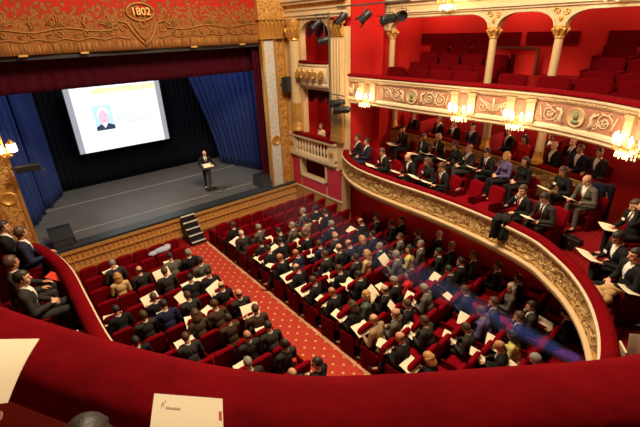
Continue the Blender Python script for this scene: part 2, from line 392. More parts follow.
# ------------------------------------------------------------------ proscenium
# embroidered valance
def valance_mat():
    m, nt, b = nodes('embroidered_red_velvet')
    tc = nd(nt, 'ShaderNodeTexCoord'); sx = nd(nt, 'ShaderNodeSeparateXYZ'); nt.links.new(tc.outputs['Object'], sx.inputs[0])
    def mth(op, a, bb=None):
        n = nd(nt, 'ShaderNodeMath', operation=op)
        for i, q in enumerate((a, bb)):
            if q is None: continue
            if isinstance(q, (int, float)): n.inputs[i].default_value = q
            else: nt.links.new(q, n.inputs[i])
        return n.outputs[0]
    ns = nd(nt, 'ShaderNodeTexNoise'); ns.inputs['Scale'].default_value = 9; ns.inputs['Detail'].default_value = 3; nt.links.new(tc.outputs['Object'], ns.inputs[0])
    n2 = nd(nt, 'ShaderNodeTexVoronoi', feature='SMOOTH_F1'); n2.inputs['Scale'].default_value = 10; nt.links.new(tc.outputs['Object'], n2.inputs[0])
    g = mth('ADD', mth('MULTIPLY', ns.outputs['Fac'], .9), mth('MULTIPLY', n2.outputs['Distance'], .35))
    zz = sx.outputs[2]                       # local z: 0 at the fringe, 1.8 at the top
    fall = mth('MULTIPLY', mth('SUBTRACT', .80, zz), .26)
    k = mth('ADD', g, fall)
    r = nd(nt, 'ShaderNodeValToRGB'); e = r.color_ramp.elements
    e[0].position = .42; e[0].color = (.42, .013, .008, 1); e[1].position = .54; e[1].color = (.16, .045, .012, 1)
    q = e.new(.60); q.color = (.33, .14, .032, 1); q = e.new(.68); q.color = (.17, .05, .012, 1); q = e.new(.76); q.color = (.30, .12, .030, 1); q = e.new(.86); q.color = (.22, .07, .016, 1)  # the dark brown stops paint shadow in among the gold threads
    nt.links.new(k, r.inputs[0])
    wv = nd(nt, 'ShaderNodeTexNoise'); wv.inputs['Scale'].default_value = 1
    mp = nd(nt, 'ShaderNodeMapping'); mp.inputs['Scale'].default_value = (34, 1, 2.2); nt.links.new(tc.outputs['Object'], mp.inputs[0]); nt.links.new(mp.outputs[0], wv.inputs[0])
    r2 = nd(nt, 'ShaderNodeValToRGB'); r2.color_ramp.elements[0].color = (.12, .035, .010, 1); r2.color_ramp.elements[0].position = .35; r2.color_ramp.elements[1].color = (.40, .18, .045, 1); r2.color_ramp.elements[1].position = .65
    nt.links.new(wv.outputs['Fac'], r2.inputs[0])
    mx = nd(nt, 'ShaderNodeMixRGB'); nt.links.new(mth('LESS_THAN', zz, .27), mx.inputs[0]); nt.links.new(r.outputs[0], mx.inputs[1]); nt.links.new(r2.outputs[0], mx.inputs[2])
    nt.links.new(mx.outputs[0], b.inputs['Base Color']); b.inputs['Roughness'].default_value = .8; b.inputs['Specular IOR Level'].default_value = .2
    bp = nd(nt, 'ShaderNodeBump'); bp.inputs['Strength'].default_value = .4; bp.inputs['Distance'].default_value = .03
    nt.links.new(g, bp.inputs['Height']); nt.links.new(bp.outputs[0], b.inputs['Normal'])
    return m
va = empty('valance', (4.6, 14.55, 6.93)); tag(va, 'red velvet valance thick with gold embroidery and fringe above the stage', 'valance')
mb = MB(); n = 180; vs = []
for j in range(11):
    for i in range(n+1):
        x = -5.6 + 11.2*i/n; vs.append((x, .05*math.sin(x*2.1)*(1-j/10) , 1.9*j/10))
mb.add(vs, [(j*(n+1)+i, j*(n+1)+i+1, (j+1)*(n+1)+i+1, (j+1)*(n+1)+i) for j in range(10) for i in range(n)])
o = mb.build('cloth', valance_mat(), va, smooth=180); so = o.modifiers.new('t', 'SOLIDIFY'); so.thickness = .03; so.offset = 1
def spiral(cx, cz, r, turns, a0, sgn=1, n=22):
    return [(cx + r*(1-.85*k/n)*math.cos(a0+sgn*2*PI*turns*k/n), cz + r*(1-.85*k/n)*math.sin(a0+sgn*2*PI*turns*k/n)) for k in range(n+1)]
em = MB()
def wob(x, z): return .05*math.sin(x*2.1)*(1-z/1.9) - .035
def em_tube(pts, r): em.tube([(x, wob(x, z), z) for x, z in pts], r, 5)
for sg in (-1, 1):
    em_tube([(sg*x, .36 + .03*math.sin(x*9)) for x in [.45+.1*i for i in range(50)]], .014)
    em_tube([(sg*x, .62 + .05*math.sin(x*3.6)) for x in [.9+.1*i for i in range(46)]], .018)
    for k in range(7):
        cx = sg*(1.0 + k*.68)
        em_tube(spiral(cx, .50, .10, 1.4, PI, sg), .016); em_tube(spiral(cx+sg*.27, .47, .075, 1.3, 0, -sg), .014)
        if k % 2 == 0:
            for q in range(-3, 4): em_tube([(cx, .62), (cx+q*.055, .86-abs(q)*.03), (cx+q*.10, 1.0-abs(q)*.075)], .013)
            em_tube(spiral(cx-.14, .78, .08, 1.2, 0, 1), .013); em_tube(spiral(cx+.14, .78, .08, 1.2, PI, -1), .013)
        else:
            em_tube([(cx, .6), (cx, .78), (cx+.03, .98)], .014); em_tube(spiral(cx, .80, .07, 1.2, 0, 1), .012)
    em_tube([(0, .10), (sg*.16, .26), (sg*.34, .50), (sg*.48, .78), (sg*.80, .84)], .03)
    em_tube([(0, .26), (sg*.13, .40), (sg*.25, .60), (sg*.32, .80)], .022)
    em_tube(spiral(sg*.86, .70, .13, 1.3, PI/2, sg), .02); em_tube(spiral(sg*.62, .62, .12, 1.2, 0, -sg), .018)
em_tube(elp(0, 1.08, .42, .25, 30)+[(.42, 1.08)], .035)
em_tube(elp(0, .72, .10, .10, 16)+[(.10, .72)], .02)
em.build('embroidery', mat('gold_thread', (.36, .16, .035), .5, metal=.35, bump=.4, bscale=60), va, smooth=180)
def letters(txt, size, m, parent, loc, rot, name, thick=.012):
    cu = bpy.data.curves.new(name, 'FONT'); cu.body = txt; cu.size = size; cu.align_x = 'CENTER'; cu.align_y = 'CENTER'; cu.extrude = thick; cu.bevel_depth = thick*.3
    t = bpy.data.objects.new(name, cu); C.objects.link(t)
    dg = bpy.context.evaluated_depsgraph_get(); me = bpy.data.meshes.new_from_object(t.evaluated_get(dg)); bpy.data.objects.remove(t)
    me.materials.clear(); me.materials.append(m)
    o = bpy.data.objects.new(name, me); C.objects.link(o); o.parent = parent; o.location = loc; o.rotation_euler = rot; return o
letters('1802', .30, mat('pale_gold_thread', (.66, .40, .12), .45, metal=.3), va, (0, -.09, 1.08), (PI/2, 0, 0), 'date_lettering', .02)
mb = MB(); mb.box((4.6, 14.72, 6.86), (11.0, .10, .13)); mb.build('trim_1', M['black'], kind='structure')
mb = MB()
for x in (1.2, 2.75, 6.2, 8.1): mb.box((x, 14.52, 6.92), (.22, .05, .05))
mb.build('trim_2', M['gold_flat'], kind='structure')

def bay(mir, S):
    """proscenium pilaster and the two stage boxes beside it; mir mirrors it to the other side of the stage"""
    fx = (lambda x: 8.97 - x) if mir else (lambda x: x)
    def bx(mb, x0, x1, y0, y1, z0, z1): mb.box(((fx(x0)+fx(x1))/2, (y0+y1)/2, (z0+z1)/2), (abs(x1-x0), y1-y0, z1-z0)); return mb
    nm = lambda s: s
    # proscenium pilaster, facing the house
    p = MB(); bx(p, 8.93, 10.1, 14.55, 14.72, 0, 9.2); o = p.build('pillar_proscenium', M['gold_flat'], kind='structure')
    q = MB(); bx(q, 9.0, 9.47, 14.50, 14.56, .35, 7.0); q.build('painted_panel', M['brown_gold' if mir else 'pilaster_panel'], o)
    q = MB(); bx(q, 8.9, 8.99, 14.47, 14.6, .2, 7.05); bx(q, 9.48, 9.56, 14.47, 14.6, .2, 7.05); bx(q, 9.9, 9.98, 14.47, 14.6, .2, 7.05); q.build('moulding', M['gold'], o)
    q = MB(); bx(q, 9.57, 9.9, 14.52, 14.56, .3, 7.0); q.build('brown_panel', M['brown_gold'], o)
    q = MB(); bx(q, 8.8, 10.05, 14.38, 14.6, 7.05, 7.18); bx(q, 8.86, 10.0, 14.43, 14.6, 7.18, 7.72); bx(q, 8.76, 10.1, 14.33, 14.6, 7.72, 7.86)
    for k in range(6):
        c = fx(8.95+k*.19)
        q.tube([(c, 14.42, 7.2), (c, 14.36, 7.4), (c, 14.30, 7.58), (c, 14.36, 7.66), (c, 14.41, 7.58)], [.05, .06, .055, .05, .03], 8)
    q.build('capital', M['gold'], o, smooth=50)
    q = MB(); bx(q, 8.82, 10.08, 14.42, 14.6, 7.86, 9.2); q.build('upper_panel', M['brown_gold'], o)
    q = MB(); bx(q, 8.85, 10.05, 14.42, 14.6, 0, .35); q.build('base', M['tan_panel'], o)
    md = MB(); md.lathe([(.0, 0), (.2, 0), (.22, .03), (.17, .05), (.15, .03), (0, .03)], (fx(9.235), 14.5, 3.05), 20, Matrix.Rotation(PI/2, 4, 'X')); md.build('roundel', M['gold'], o, smooth=50)
    # side wall with openings at x = 10.1
    wl = MB(); X0, X1 = 10.1, 10.35
    bx(wl, X0, X1, 11.0, 14.6, 0, .85); bx(wl, X0, X1, 11.0, 14.6, 2.28, 2.42)
    bx(wl, X0, X1, 13.85, 14.6, .85, 2.28); bx(wl, X0, X1, 11.0, 12.2, .85, 2.28); bx(wl, X0, X1, 12.2, 13.85, .85, 1.5)
    bx(wl, X0, X1, 13.55, 14.6, 2.42, 7.4); bx(wl, X0, X1, 11.0, 11.85, 2.42, 7.4); bx(wl, X0, X1, 11.85, 13.55, 5.2, 5.34)
    bx(wl, X0, X1, 11.0, 14.6, 7.7, 9.2)
    # arched head of the upper opening
    mt = Matrix(((0, 0, 1 if not mir else -1, fx(X0)), (1, 0, 0, 0), (0, 1, 0, 0), (0, 0, 0, 1)))
    arc = [(12.7+.85*math.cos(a), 7.15+.5*math.sin(a)) for a in [PI*k/18 for k in range(19)]]
    wl.prism([(13.55, 7.15)] + arc[1:-1] + [(11.85, 7.15), (11.85, 7.75), (13.55, 7.75)], 0, .25, mt)
    o = wl.build('wall_box' + ('_near' if mir else '_far'), M['cream'], kind='structure')
    q = MB(); bx(q, X0-.03, X0, 11.3, 14.5, 0, .78); q.build('tan_dado', M['tan_panel'], o)
    q = MB(); bx(q, X0-.03, X0, 13.95, 14.5, .95, 2.2); bx(q, X0-.03, X0, 11.25, 12.1, .95, 2.2); bx(q, X0-.03, X0, 12.2, 13.85, .95, 1.42); q.build('rose_panel', M['rose_panel'], o)
    q = MB()
    for y0, y1, z0, z1 in ((12.12, 12.2, 1.42, 2.3), (13.85, 13.93, 1.42, 2.3), (12.12, 13.93, 2.25, 2.31), (12.12, 13.93, 1.42, 1.5), (11.2, 14.55, .86, .93)): bx(q, X0-.06, X0, y0, y1, z0, z1)
    q.build('niche_frame', M['cream_pale'], o)
    q = MB(); bx(q, 11.7, 11.8, 10.8, 15, 0, 9); bx(q, 10.35, 11.8, 14.62, 14.72, 0, 9); bx(q, 10.35, 11.8, 11.2, 11.3, 0, 9); q.build('box_lining', M['red_wall'], o)
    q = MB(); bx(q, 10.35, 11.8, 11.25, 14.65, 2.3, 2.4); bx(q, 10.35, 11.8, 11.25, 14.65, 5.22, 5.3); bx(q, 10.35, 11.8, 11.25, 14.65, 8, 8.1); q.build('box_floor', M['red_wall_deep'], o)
    # cornice and entablature
    q = MB()
    for z0, z1, pr in ((7.72, 7.82, .08), (7.82, 7.90, .14), (8.0, 8.06, .05), (8.2, 8.3, .2), (8.3, 8.42, .28)): bx(q, X0-pr, X0, 10.9, 14.6, z0, z1)
    q.build('cornice', M['cream_pale'], o); q = MB(); bx(q, X0-.03, X0, 10.95, 14.55, 8.06, 8.2); bx(q, X0-.04, X0, 10.95, 14.55, 8.42, 9.2); q.build('frieze', M['brown_gold'], o)
    # engaged columns
    for yc, r_ in ((13.92, .24),):
        q = MB(); q.lathe([(r_*1.25, 3.46), (r_*1.25, 3.56), (r_*1.1, 3.62), (r_*1.14, 3.68), (r_, 3.75), (r_, 3.9)], (fx(X0-.02), yc, 0), 20)
        q.lathe([(r_*1.03, 3.9), (r_*1.06, 4.05), (r_*1.03, 4.2), (r_*1.03, 4.6)], (fx(X0-.02), yc, 0), 20); q.build('column_base', M['gold'], o, smooth=50)
        q = MB(); q.lathe([(r_, 4.6), (r_*.97, 5.8), (r_*.9, 6.95)], (fx(X0-.02), yc, 0), 20); q.build('column_shaft', M['cream'], o, smooth=50)
        q = MB(); q.lathe([(r_*.92, 6.95), (r_*1.05, 7.0), (r_*.95, 7.05), (r_*1.0, 7.15), (r_*1.25, 7.36), (r_*1.3, 7.45), (r_*1.4, 7.5), (r_*1.4, 7.7)], (fx(X0-.02), yc, 0), 20)
        for k in range(8):
            a = PI/2 + PI*k/7 + (PI if mir else 0); cx, cy = fx(X0-.02)+math.cos(a)*r_*1.1, yc+math.sin(a)*r_*1.1
            q.tube([(cx, cy, 7.08), (cx+math.cos(a)*.05, cy+math.sin(a)*.05, 7.25), (cx+math.cos(a)*.11, cy+math.sin(a)*.11, 7.36), (cx+math.cos(a)*.05, cy+math.sin(a)*.05, 7.42)], [.05, .06, .05, .025], 7)
        q.build('column_capital', M['gold'], o, smooth=50)
    # fluted flat pilaster between the box and the balcony
    q = MB(); bx(q, X0-.09, X0, 11.08, 11.68, 4.1, 7.1); 
    for k in range(4): q.tube([(fx(X0-.09), 11.15+k*.155, 4.2), (fx(X0-.09), 11.15+k*.155, 7.0)], .035, 8)
    q.build('fluted_pilaster', M['cream'], o, smooth=50)
    q = MB(); bx(q, X0-.15, X0, 11.04, 11.72, 3.4, 3.62); bx(q, X0-.12, X0, 11.06, 11.7, 3.62, 4.1); q.build('pilaster_base', M['gold'], o)
    q = MB(); bx(q, X0-.12, X0, 11.04, 11.72, 7.1, 7.18); bx(q, X0-.2, X0, 11.0, 11.76, 7.5, 7.6); bx(q, X0-.10, X0, 11.08, 11.68, 7.18, 7.5)
    for k in range(5):
        y = 11.1+k*.14; q.tube([(fx(X0-.1), y, 7.18), (fx(X0-.16), y, 7.32), (fx(X0-.22), y, 7.44), (fx(X0-.16), y, 7.48)], [.05, .055, .05, .03], 7)
    q.build('pilaster_capital', M['gold'], o, smooth=50)
    # upper box front, bulging, with gilded garlands
    pf = [(0, 5.32), (-.10, 5.34), (-.13, 5.42), (-.08, 5.46), (-.16, 5.62), (-.2, 5.8), (-.16, 5.98), (-.10, 6.04), (-.14, 6.1), (-.12, 6.16), (0, 6.18)]
    path = [(Vector((fx(X0 - .12*math.sin(PI*k/20)), 11.86+1.68*k/20)), Vector((1 if not mir else -1, 0))) for k in range(21)]
    q = MB().sweep(path, pf); q.build('box_parapet', M['cream_pale'], o, smooth=35)
    q = MB(); pf = [(0, 6.17), (-.14, 6.17), (-.17, 6.21), (-.14, 6.26), (.1, 6.26), (.1, 6.17)]; q.sweep(path, pf).build('parapet_cushion', M['velvet_rail'], o, smooth=40)
    q = MB()
    rn = random.Random(3)
    for k in range(5):
        y = 12.0 + k*.35; x = fx(X0 - .30 - .10*math.sin(PI*(y-11.86)/1.68))
        q.ell((x, y, 5.82+.05*(k % 2)), (.06, .11, .15)); q.ell((x, y+.06, 5.68), (.05, .08, .07)); q.ell((x, y-.1, 5.9), (.05, .07, .06))
        sgx = -1 if not mir else 1
        q.tube([(x, y+b*.8, 5.8+a) for b, a in [(-.17, .12), (-.12, -.05), (-.02, -.14), (.1, -.08), (.17, .12)]], [.03, .04, .05, .04, .03], 7)
    q.build('garland', M['gold'], o, smooth=60)
    # scalloped maroon swags in both openings
    for zt, nm2 in ((7.62, 'swag'), (5.2, 'swag')):
        q = MB(); vs = []; n = 48
        for i in range(n+1):
            y = 11.86+1.68*i/n; drop = .30 + .24*abs(math.sin(PI*3*i/n))**.7
            for j in range(7): vs.append((fx(10.33 + .05*math.sin(PI*12*i/n+j*.3)*j/6), y, zt - drop*j/6))
        q.add(vs, [(i*7+j, i*7+j+1, (i+1)*7+j+1, (i+1)*7+j) for i in range(n) for j in range(6)]); q.build(nm2, M['maroon'], o, smooth=180)
    # balustrade of the lower box
    q = MB(); bx(q, X0-.16, X0, 11.5, 14.5, 2.36, 2.5); bx(q, X0-.14, X0, 11.5, 14.5, 2.5, 2.56); bx(q, X0-.2, X0, 11.45, 14.55, 3.2, 3.3)
    bx(q, X0-.15, X0, 11.5, 11.85, 2.5, 3.2); bx(q, X0-.15, X0, 14.1, 14.5, 2.5, 3.2); q.build('balustrade_rail', M['cream_pale'], o)
    for k in range(11):
        y = 11.98+k*.205
        q = MB(); q.lathe([(.05, 2.56), (.05, 2.6), (.028, 2.64), (.045, 2.72), (.062, 2.82), (.05, 2.92), (.026, 3.02), (.03, 3.08), (.05, 3.14), (.05, 3.2)], (fx(X0-.08), y, 0), 10); q.build('baluster', M['cream_pale'], o, smooth=50)
    q = MB(); bx(q, X0-.22, X0+.12, 11.5, 14.0, 3.3, 3.4); q.build('balustrade_cushion', M['velvet_rail'], o)
    for yc in (11.67, 14.3):
        q = MB(); q.lathe([(.0, 0), (.1, 0), (.12, .03), (.08, .05), (0, .03)], (fx(X0-.15), yc, 2.86), 16, Matrix.Rotation(-PI/2 if not mir else PI/2, 4, 'Y')); q.build('rosette', M['gold'], o, smooth=50)
bay(False, 1); bay(True, -1)

# ------------------------------------------------------------------ horseshoe balconies
A_PTS = [(10.2, 11.25), (9.62, 10.62), (9.12, 9.55), (8.93, 8.5), (8.87, 7.3), (8.86, 6.25), (8.78, 5.15), (8.62, 4.1), (8.36, 3.15), (8.05, 2.64), (7.62, 2.1), (7.11, 1.65), (6.6, 1.32), (5.98, 1.03), (5.3, .84), (4.6, .78), (3.6, .92), (2.8, 1.24), (2.0, 1.8), (1.3, 2.6), (.85, 3.6), (.58, 4.8), (.45, 6.0), (.42, 7.4), (.40, 8.6), (.26, 9.6), (-.05, 10.5), (-.85, 11.25)]
A = spline(A_PTS, .1)
def front(name, path, m, prof, smooth=35): return MB().sweep(path, prof).build(name, m, smooth=smooth, kind='structure')
# first balcony: moulded gilded front (offsets: minus is towards the pit)
b1 = front('balcony_front', A, M['gold_flat'], [(.12, 2.24), (.10, 2.20), (.2, 2.20), (.2, 3.04), (.03, 3.04), (.08, 2.94), (.10, 2.56), (.06, 2.5), (.09, 2.46), (.03, 2.40), (.06, 2.36), (.14, 2.32), (.11, 2.28)])
MB().sweep(A, [(.05, 2.96), (.0, 2.97), (-.025, 3.0), (-.025, 3.045), (.01, 3.065), (.08, 3.07)]).build('top_moulding', M['cream_pale'], b1, smooth=40)
MB().sweep(A, [(.12, 2.20), (.08, 2.21), (.075, 2.27), (.10, 2.31), (.16, 2.31), (.16, 2.2)]).build('bottom_moulding', M['cream'], b1, smooth=40)
MB().sweep(A, [(.06, 2.30), (.0, 2.33), (-.01, 2.39), (.04, 2.43), (.12, 2.43), (.12, 2.30)]).build('lower_moulding', M['cream'], b1, smooth=40)
# the carved frieze: a swept strip raised by scrolls and leaves
fz = MB(); nz = 14; L = len(A); vs = []
fine = spline(A_PTS, .035)
for i, (p, nn) in enumerate(fine):
    s_ = i*.035
    for j in range(nz+1):
        z = 2.45 + .50*j/nz; q = Vector((s_*5.2, z*5.2, 0))
        ph = (s_ % .9)/.9; rr = math.hypot((ph-.5)*.9, z-2.70)
        sw = math.sin(rr*46 - math.atan2(z-2.70, (ph-.5)*.9 + 1e-6)*2)
        h = .022*sw*(1 if .02 < rr < .38 else .3) + .030*noise.noise(q*1.6) + .014*noise.noise(q*4.0)
        o_ = .08 + .03*(z-2.45) - h*(1 if 0 < j < nz else 0) - .015
        vs.append((p.x+nn.x*o_, p.y+nn.y*o_, z))
n1 = nz+1
fz.add(vs, [(i*n1+j, i*n1+j+1, (i+1)*n1+j+1, (i+1)*n1+j) for i in range(len(fine)-1) for j in range(nz)])
fz.build('carved_frieze', M['gold_relief'], b1, smooth=180)
MB().sweep(A, [(.03, 3.05), (.005, 3.08), (.02, 3.12), (.06, 3.145), (.13, 3.15), (.20, 3.13), (.235, 3.07), (.235, 2.98), (.21, 2.9), (.2, 2.3), (.1, 2.3), (.1, 3.05)]).build('velvet_rail', M['velvet_rail'], b1, smooth=50)
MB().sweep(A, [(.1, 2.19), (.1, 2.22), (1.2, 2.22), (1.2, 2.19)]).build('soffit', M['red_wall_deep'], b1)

def side(y0, y1, f, n=40): return [(Vector((f(y0+(y1-y0)*k/n), y0+(y1-y0)*k/n)), Vector((1, 0))) for k in range(n+1)]
# floors of the first balcony behind the front
def poly_floor(name, pts, z, m, th=.12): return slab(name, pts, z-th, z, m)
inner = [tuple(p + nn*.22) for p, nn in A if p.x > 4.6]
poly_floor('floor_balcony', inner + [(4.6, -2.0), (10.9, -2.0), (10.9, 11.35)], 2.27, M['carpet_dark'])
inner = [tuple(p + nn*.22) for p, nn in A if p.x < 4.6]
poly_floor('floor_balcony_near', [(4.6, -2.0)] + inner + [(-3.2, 11.3), (-3.2, -2.0)], 2.27, M['carpet_dark'])
PX_ = [(13.0, 11.35), (12.9, 9.5), (12.72, 8.0), (12.45, 6.4), (12.1, 4.8), (11.75, 3.4), (11.45, 2.75)]
PP = spline(PX_, .12)
poly_floor('floor_second_row', [(10.45, 11.35), (10.5, 8), (10.45, 5), (10.2, 3.4), (9.75, 2.4), (9.3, 1.6), (9.0, .3), (9, -2), (15, -2), (15, 11.35)], 2.48, M['carpet_dark'], .2)
poly_floor('floor_loge', [tuple(p) for p, nn in PP] + [(11.45, 2.2), (15, 2.2), (15, 11.35)], 2.62, M['carpet_dark'], .25)
# low gilded partition behind the second row
pt = front('wall_partition', PP, M['cream'], [(0, 2.56), (.12, 2.56), (.12, 3.46), (0, 3.46)])
fz = MB(); vs = []; nz = 8
fine = spline(PX_, .05)
for i, (p, nn) in enumerate(fine):
    for j in range(nz+1):
        z = 2.98 + .34*j/nz; q = Vector((i*.05*5, z*5, 3)); h = .022*math.sin(i*.05*14)*math.sin((z-2.98)*18) + .02*noise.noise(q*1.7)
        vs.append((p.x - .012 - h - .015, p.y, z))
fz.add(vs, [(i*9+j, i*9+j+1, (i+1)*9+j+1, (i+1)*9+j) for i in range(len(fine)-1) for j in range(nz)]); fz.build('carved_frieze', M['gold_relief'], pt, smooth=180)
MB().sweep(PP, [(-.05, 3.33), (-.06, 3.40), (0, 3.43), (.1, 3.43), (.1, 3.33)]).build('top_moulding', M['gold_flat'], pt, smooth=40)
MB().sweep(PP, [(-.03, 3.43), (-.06, 3.48), (-.01, 3.53), (.13, 3.53), (.17, 3.48), (.15, 3.40)]).build('velvet_rail', M['velvet_rail'], pt, smooth=50)
# walls of the house behind the balconies
def wall(name, c, d, m): return MB().box(c, d).build(name, m, kind='structure')
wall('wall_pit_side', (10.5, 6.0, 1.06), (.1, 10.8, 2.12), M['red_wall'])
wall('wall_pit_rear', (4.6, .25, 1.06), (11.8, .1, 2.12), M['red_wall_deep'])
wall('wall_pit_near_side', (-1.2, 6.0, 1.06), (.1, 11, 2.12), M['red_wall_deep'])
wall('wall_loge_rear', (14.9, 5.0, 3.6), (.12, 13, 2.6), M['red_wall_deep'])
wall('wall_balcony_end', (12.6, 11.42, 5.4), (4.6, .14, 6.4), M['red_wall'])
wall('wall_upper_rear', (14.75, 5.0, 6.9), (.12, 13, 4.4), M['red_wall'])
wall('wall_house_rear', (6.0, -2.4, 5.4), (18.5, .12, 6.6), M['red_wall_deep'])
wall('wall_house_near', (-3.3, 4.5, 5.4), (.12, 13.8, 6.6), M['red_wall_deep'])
# loge dividers between the third-row compartments
for k, (y, x0) in enumerate(((9.9, 13.05), (6.75, 12.62), (4.95, 12.25))):
    MB().box(((x0+14.8)/2, y, 3.35), (14.8-x0, .08, 1.1)).build('wall_loge_' + ('one', 'two', 'three')[k], M['red_wall_deep'], kind='structure')

# second balcony
D_PTS = [(10.2, 11.4), (10.26, 10.6), (10.28, 9.5), (10.28, 8.2), (10.34, 6.9), (10.42, 5.5), (10.38, 4.2), (10.07, 3.05), (9.63, 2.23), (9.0, 1.42), (8.2, .75), (7.1, .15), (6, -.2), (4.6, -.45), (3.5, -.38), (2.75, -.12), (2.05, .22), (1.49, .61), (1.12, .88), (.76, 1.18), (.44, 1.57), (.11, 2.09), (-.28, 2.78), (-.6, 3.5), (-.9, 4.5), (-1.05, 5.6), (-1.1, 7), (-1.05, 9), (-1.0, 11.4)]
D = spline(D_PTS, .12)
b2 = front('upper_balcony_front', D, M['cream_pale'], [(.3, 4.86), (.06, 4.86), (.03, 4.90), (.05, 4.96), (-.01, 5.0), (.0, 5.06), (.06, 5.10), (.07, 5.60), (.02, 5.64), (-.01, 5.66), (.01, 5.70), (-.025, 5.73), (-.025, 5.77), (.03, 5.80), (.3, 5.80)])
DV = [q for q in D if q[0].y > 1.0 and q[0].x > 5]
MB().sweep(DV, [(.075, 5.11), (.035, 5.13), (.035, 5.57), (.075, 5.59)]).build('pink_band', M['pink_panel'], b2, smooth=30)
rl = [(.03, 5.79), (-.035, 5.80), (-.045, 5.825), (-.02, 5.86), (.05, 5.88), (.16, 5.885), (.28, 5.87), (.34, 5.83), (.355, 5.76), (.31, 5.68), (.27, 5.64), (.25, 5.1), (.1, 5.1), (.1, 5.79)]
MB().sweep(D, rl).build('velvet_rail', M['velvet_rail'], b2, smooth=50)
# seam along the inside of the rail
MB().sweep(D, [(.27, 5.66), (.325, 5.645), (.345, 5.675), (.325, 5.705), (.28, 5.695)]).build('rail_seam', M['velvet_rail'], b2, smooth=60)
def frame_at(y):
    best = min(DV, key=lambda q: abs(q[0].y - y)); p, nn = best
    return p, nn
def on_front(y, o_, z, dy=0):
    p, nn = frame_at(y); tdir = Vector((-nn.y, nn.x)); q = p + nn*o_ + tdir*dy
    return Vector((q.x, q.y, z)), nn
# paired little pilasters dividing the panels
div = [10.0, 6.36, 4.78, 2.16]
for y in div:
    mb = MB(); g = MB()
    for d in (-.26, .26):
        q, nn = on_front(y, .02, 5.35, d); a = math.atan2(nn.y, nn.x)
        mb.box(q, (.10, .20, .56), a); mb.box(q + Vector((0, 0, .24)), (.14, .24, .06), a); mb.box(q - Vector((0, 0, .25)), (.14, .24, .08), a)
    mb.build('panel_pilaster', M['cream'], b2)
# white scrollwork and medallions on the pink panels
def scroll_panel(y0, y1, medal):
    mb = MB(); yc = (y0+y1)/2; half = (y0-y1)/2 - .12
    def T(pts, r): mb.tube([on_front(yc, .018, z)[0] if False else fpt(u, z) for u, z in pts], r, 6)
    def fpt(u, z):
        y = yc - u; p, nn = frame_at_i(y); return Vector((p.x + nn.x*.02, p.y + nn.y*.02, z))
    if medal:
        k0 = .36
        for sg in (-1, 1):
            u = k0
            mb_f = [(sg*(k0-.06), 5.16), (sg*(k0+.02), 5.28), (sg*(k0-.02), 5.4), (sg*(k0+.04), 5.5)]
            T(mb_f, [.035, .05, .035, .02])
            T([(sg*(k0+.02), 5.42), (sg*(k0+.12), 5.5)], .02)
            for i in range(4):
                c = sg*(k0+.27+i*.38)
                if abs(c)+.15 > half: break
                T([(c+x, z) for x, z in spiral(0, 5.35, .185, 1.7, PI*(i % 2), sg)], .014); T([(c-sg*.19+x, z) for x, z in spiral(0, 5.47 if i % 2 else 5.23, .075, 1.2, PI/2, -sg)], .011); T([(c-sg*.05+x, z) for x, z in spiral(0, 5.35, .09, 1.0, 0, -sg, 12)], .010)
                T([(c+sg*.16, 5.18), (c+sg*.2, 5.3), (c+sg*.26, 5.5)], [.014, .02, .012]); T([(c-sg*.1, 5.54), (c+sg*.02, 5.50), (c+sg*.12, 5.55)], .014)
                for a in range(5): T([(c+.03*math.cos(a*1.256), 5.35+.03*math.sin(a*1.256)), (c+.07*math.cos(a*1.256), 5.35+.07*math.sin(a*1.256))], .014)
    else:
        T([(0, 5.15), (0, 5.55)], .03)
        for sg in (-1, 1):
            for i in range(4): T([(0, 5.2+i*.05), (sg*(.14+.05*i), 5.26+i*.06), (sg*(.2+.07*i), 5.36+i*.05)], .018)
            T([(sg*.3+x, z) for x, z in spiral(0, 5.28, .11, 1.3, 0, sg)], .016)
    mb.build('scrollwork', M['cream_pale'], b2, smooth=180)
    if medal:
        p, nn = frame_at_i(yc); a = math.atan2(nn.y, nn.x); rot = Matrix.Rotation(a, 4, 'Z') @ Matrix.Rotation(-PI/2, 4, 'Y')
        md = MB(); md.lathe([(.0, 0), (.20, 0), (.20, .02), (0, .035)], (p.x+nn.x*.035, p.y+nn.y*.035, 5.35), 24, rot)
        h = MB(); h.lathe([(.19, .0), (.215, .0), (.22, .03), (.205, .045), (.19, .03)], (p.x+nn.x*.035, p.y+nn.y*.035, 5.35), 24, rot)
        mo = md.build('medallion', mat('green_bronze', (.20, .21, .10), .6, metal=.1, var=.4, vscale=14, bump=.5, bscale=24), b2, smooth=60); h.build('medallion_ring', M['cream'], mo, smooth=60)
        hd = MB(); rt = Matrix.Rotation(a, 4, 'Z'); hd.ell(Vector((p.x-nn.x*.0, p.y-nn.y*.0, 5.38)), (.05, .075, .095), rt); hd.ell(Vector((p.x, p.y, 5.25)), (.04, .11, .05), rt); hd.build('medallion_bust', bpy.data.materials['green_bronze'], mo, smooth=180)
def frame_at_i(y):
    for (p, n0), (q, n1) in zip(DV, DV[1:]):
        if (p.y - y)*(q.y - y) <= 0 and p.y != q.y:
            t = (p.y - y)/(p.y - q.y); return p.lerp(q, t), n0.lerp(n1, t).normalized()
    return frame_at(y)
scroll_panel(9.66, 6.70, True); scroll_panel(6.02, 5.12, False); scroll_panel(4.44, 2.5, True); scroll_panel(11.2, 10.34, False)
# beads under the cornice
mb = MB()
for i in range(150):
    y = 11.2 - i*.066; p, nn = frame_at_i(y) if y > 1.3 else frame_at(1.4)
    if y < 1.4: break
    mb.box((p.x - nn.x*.012, p.y - nn.y*.012, 5.685), (.03, .034, .03), math.atan2(nn.y, nn.x))
mb.build('dentils', M['cream'], b2)
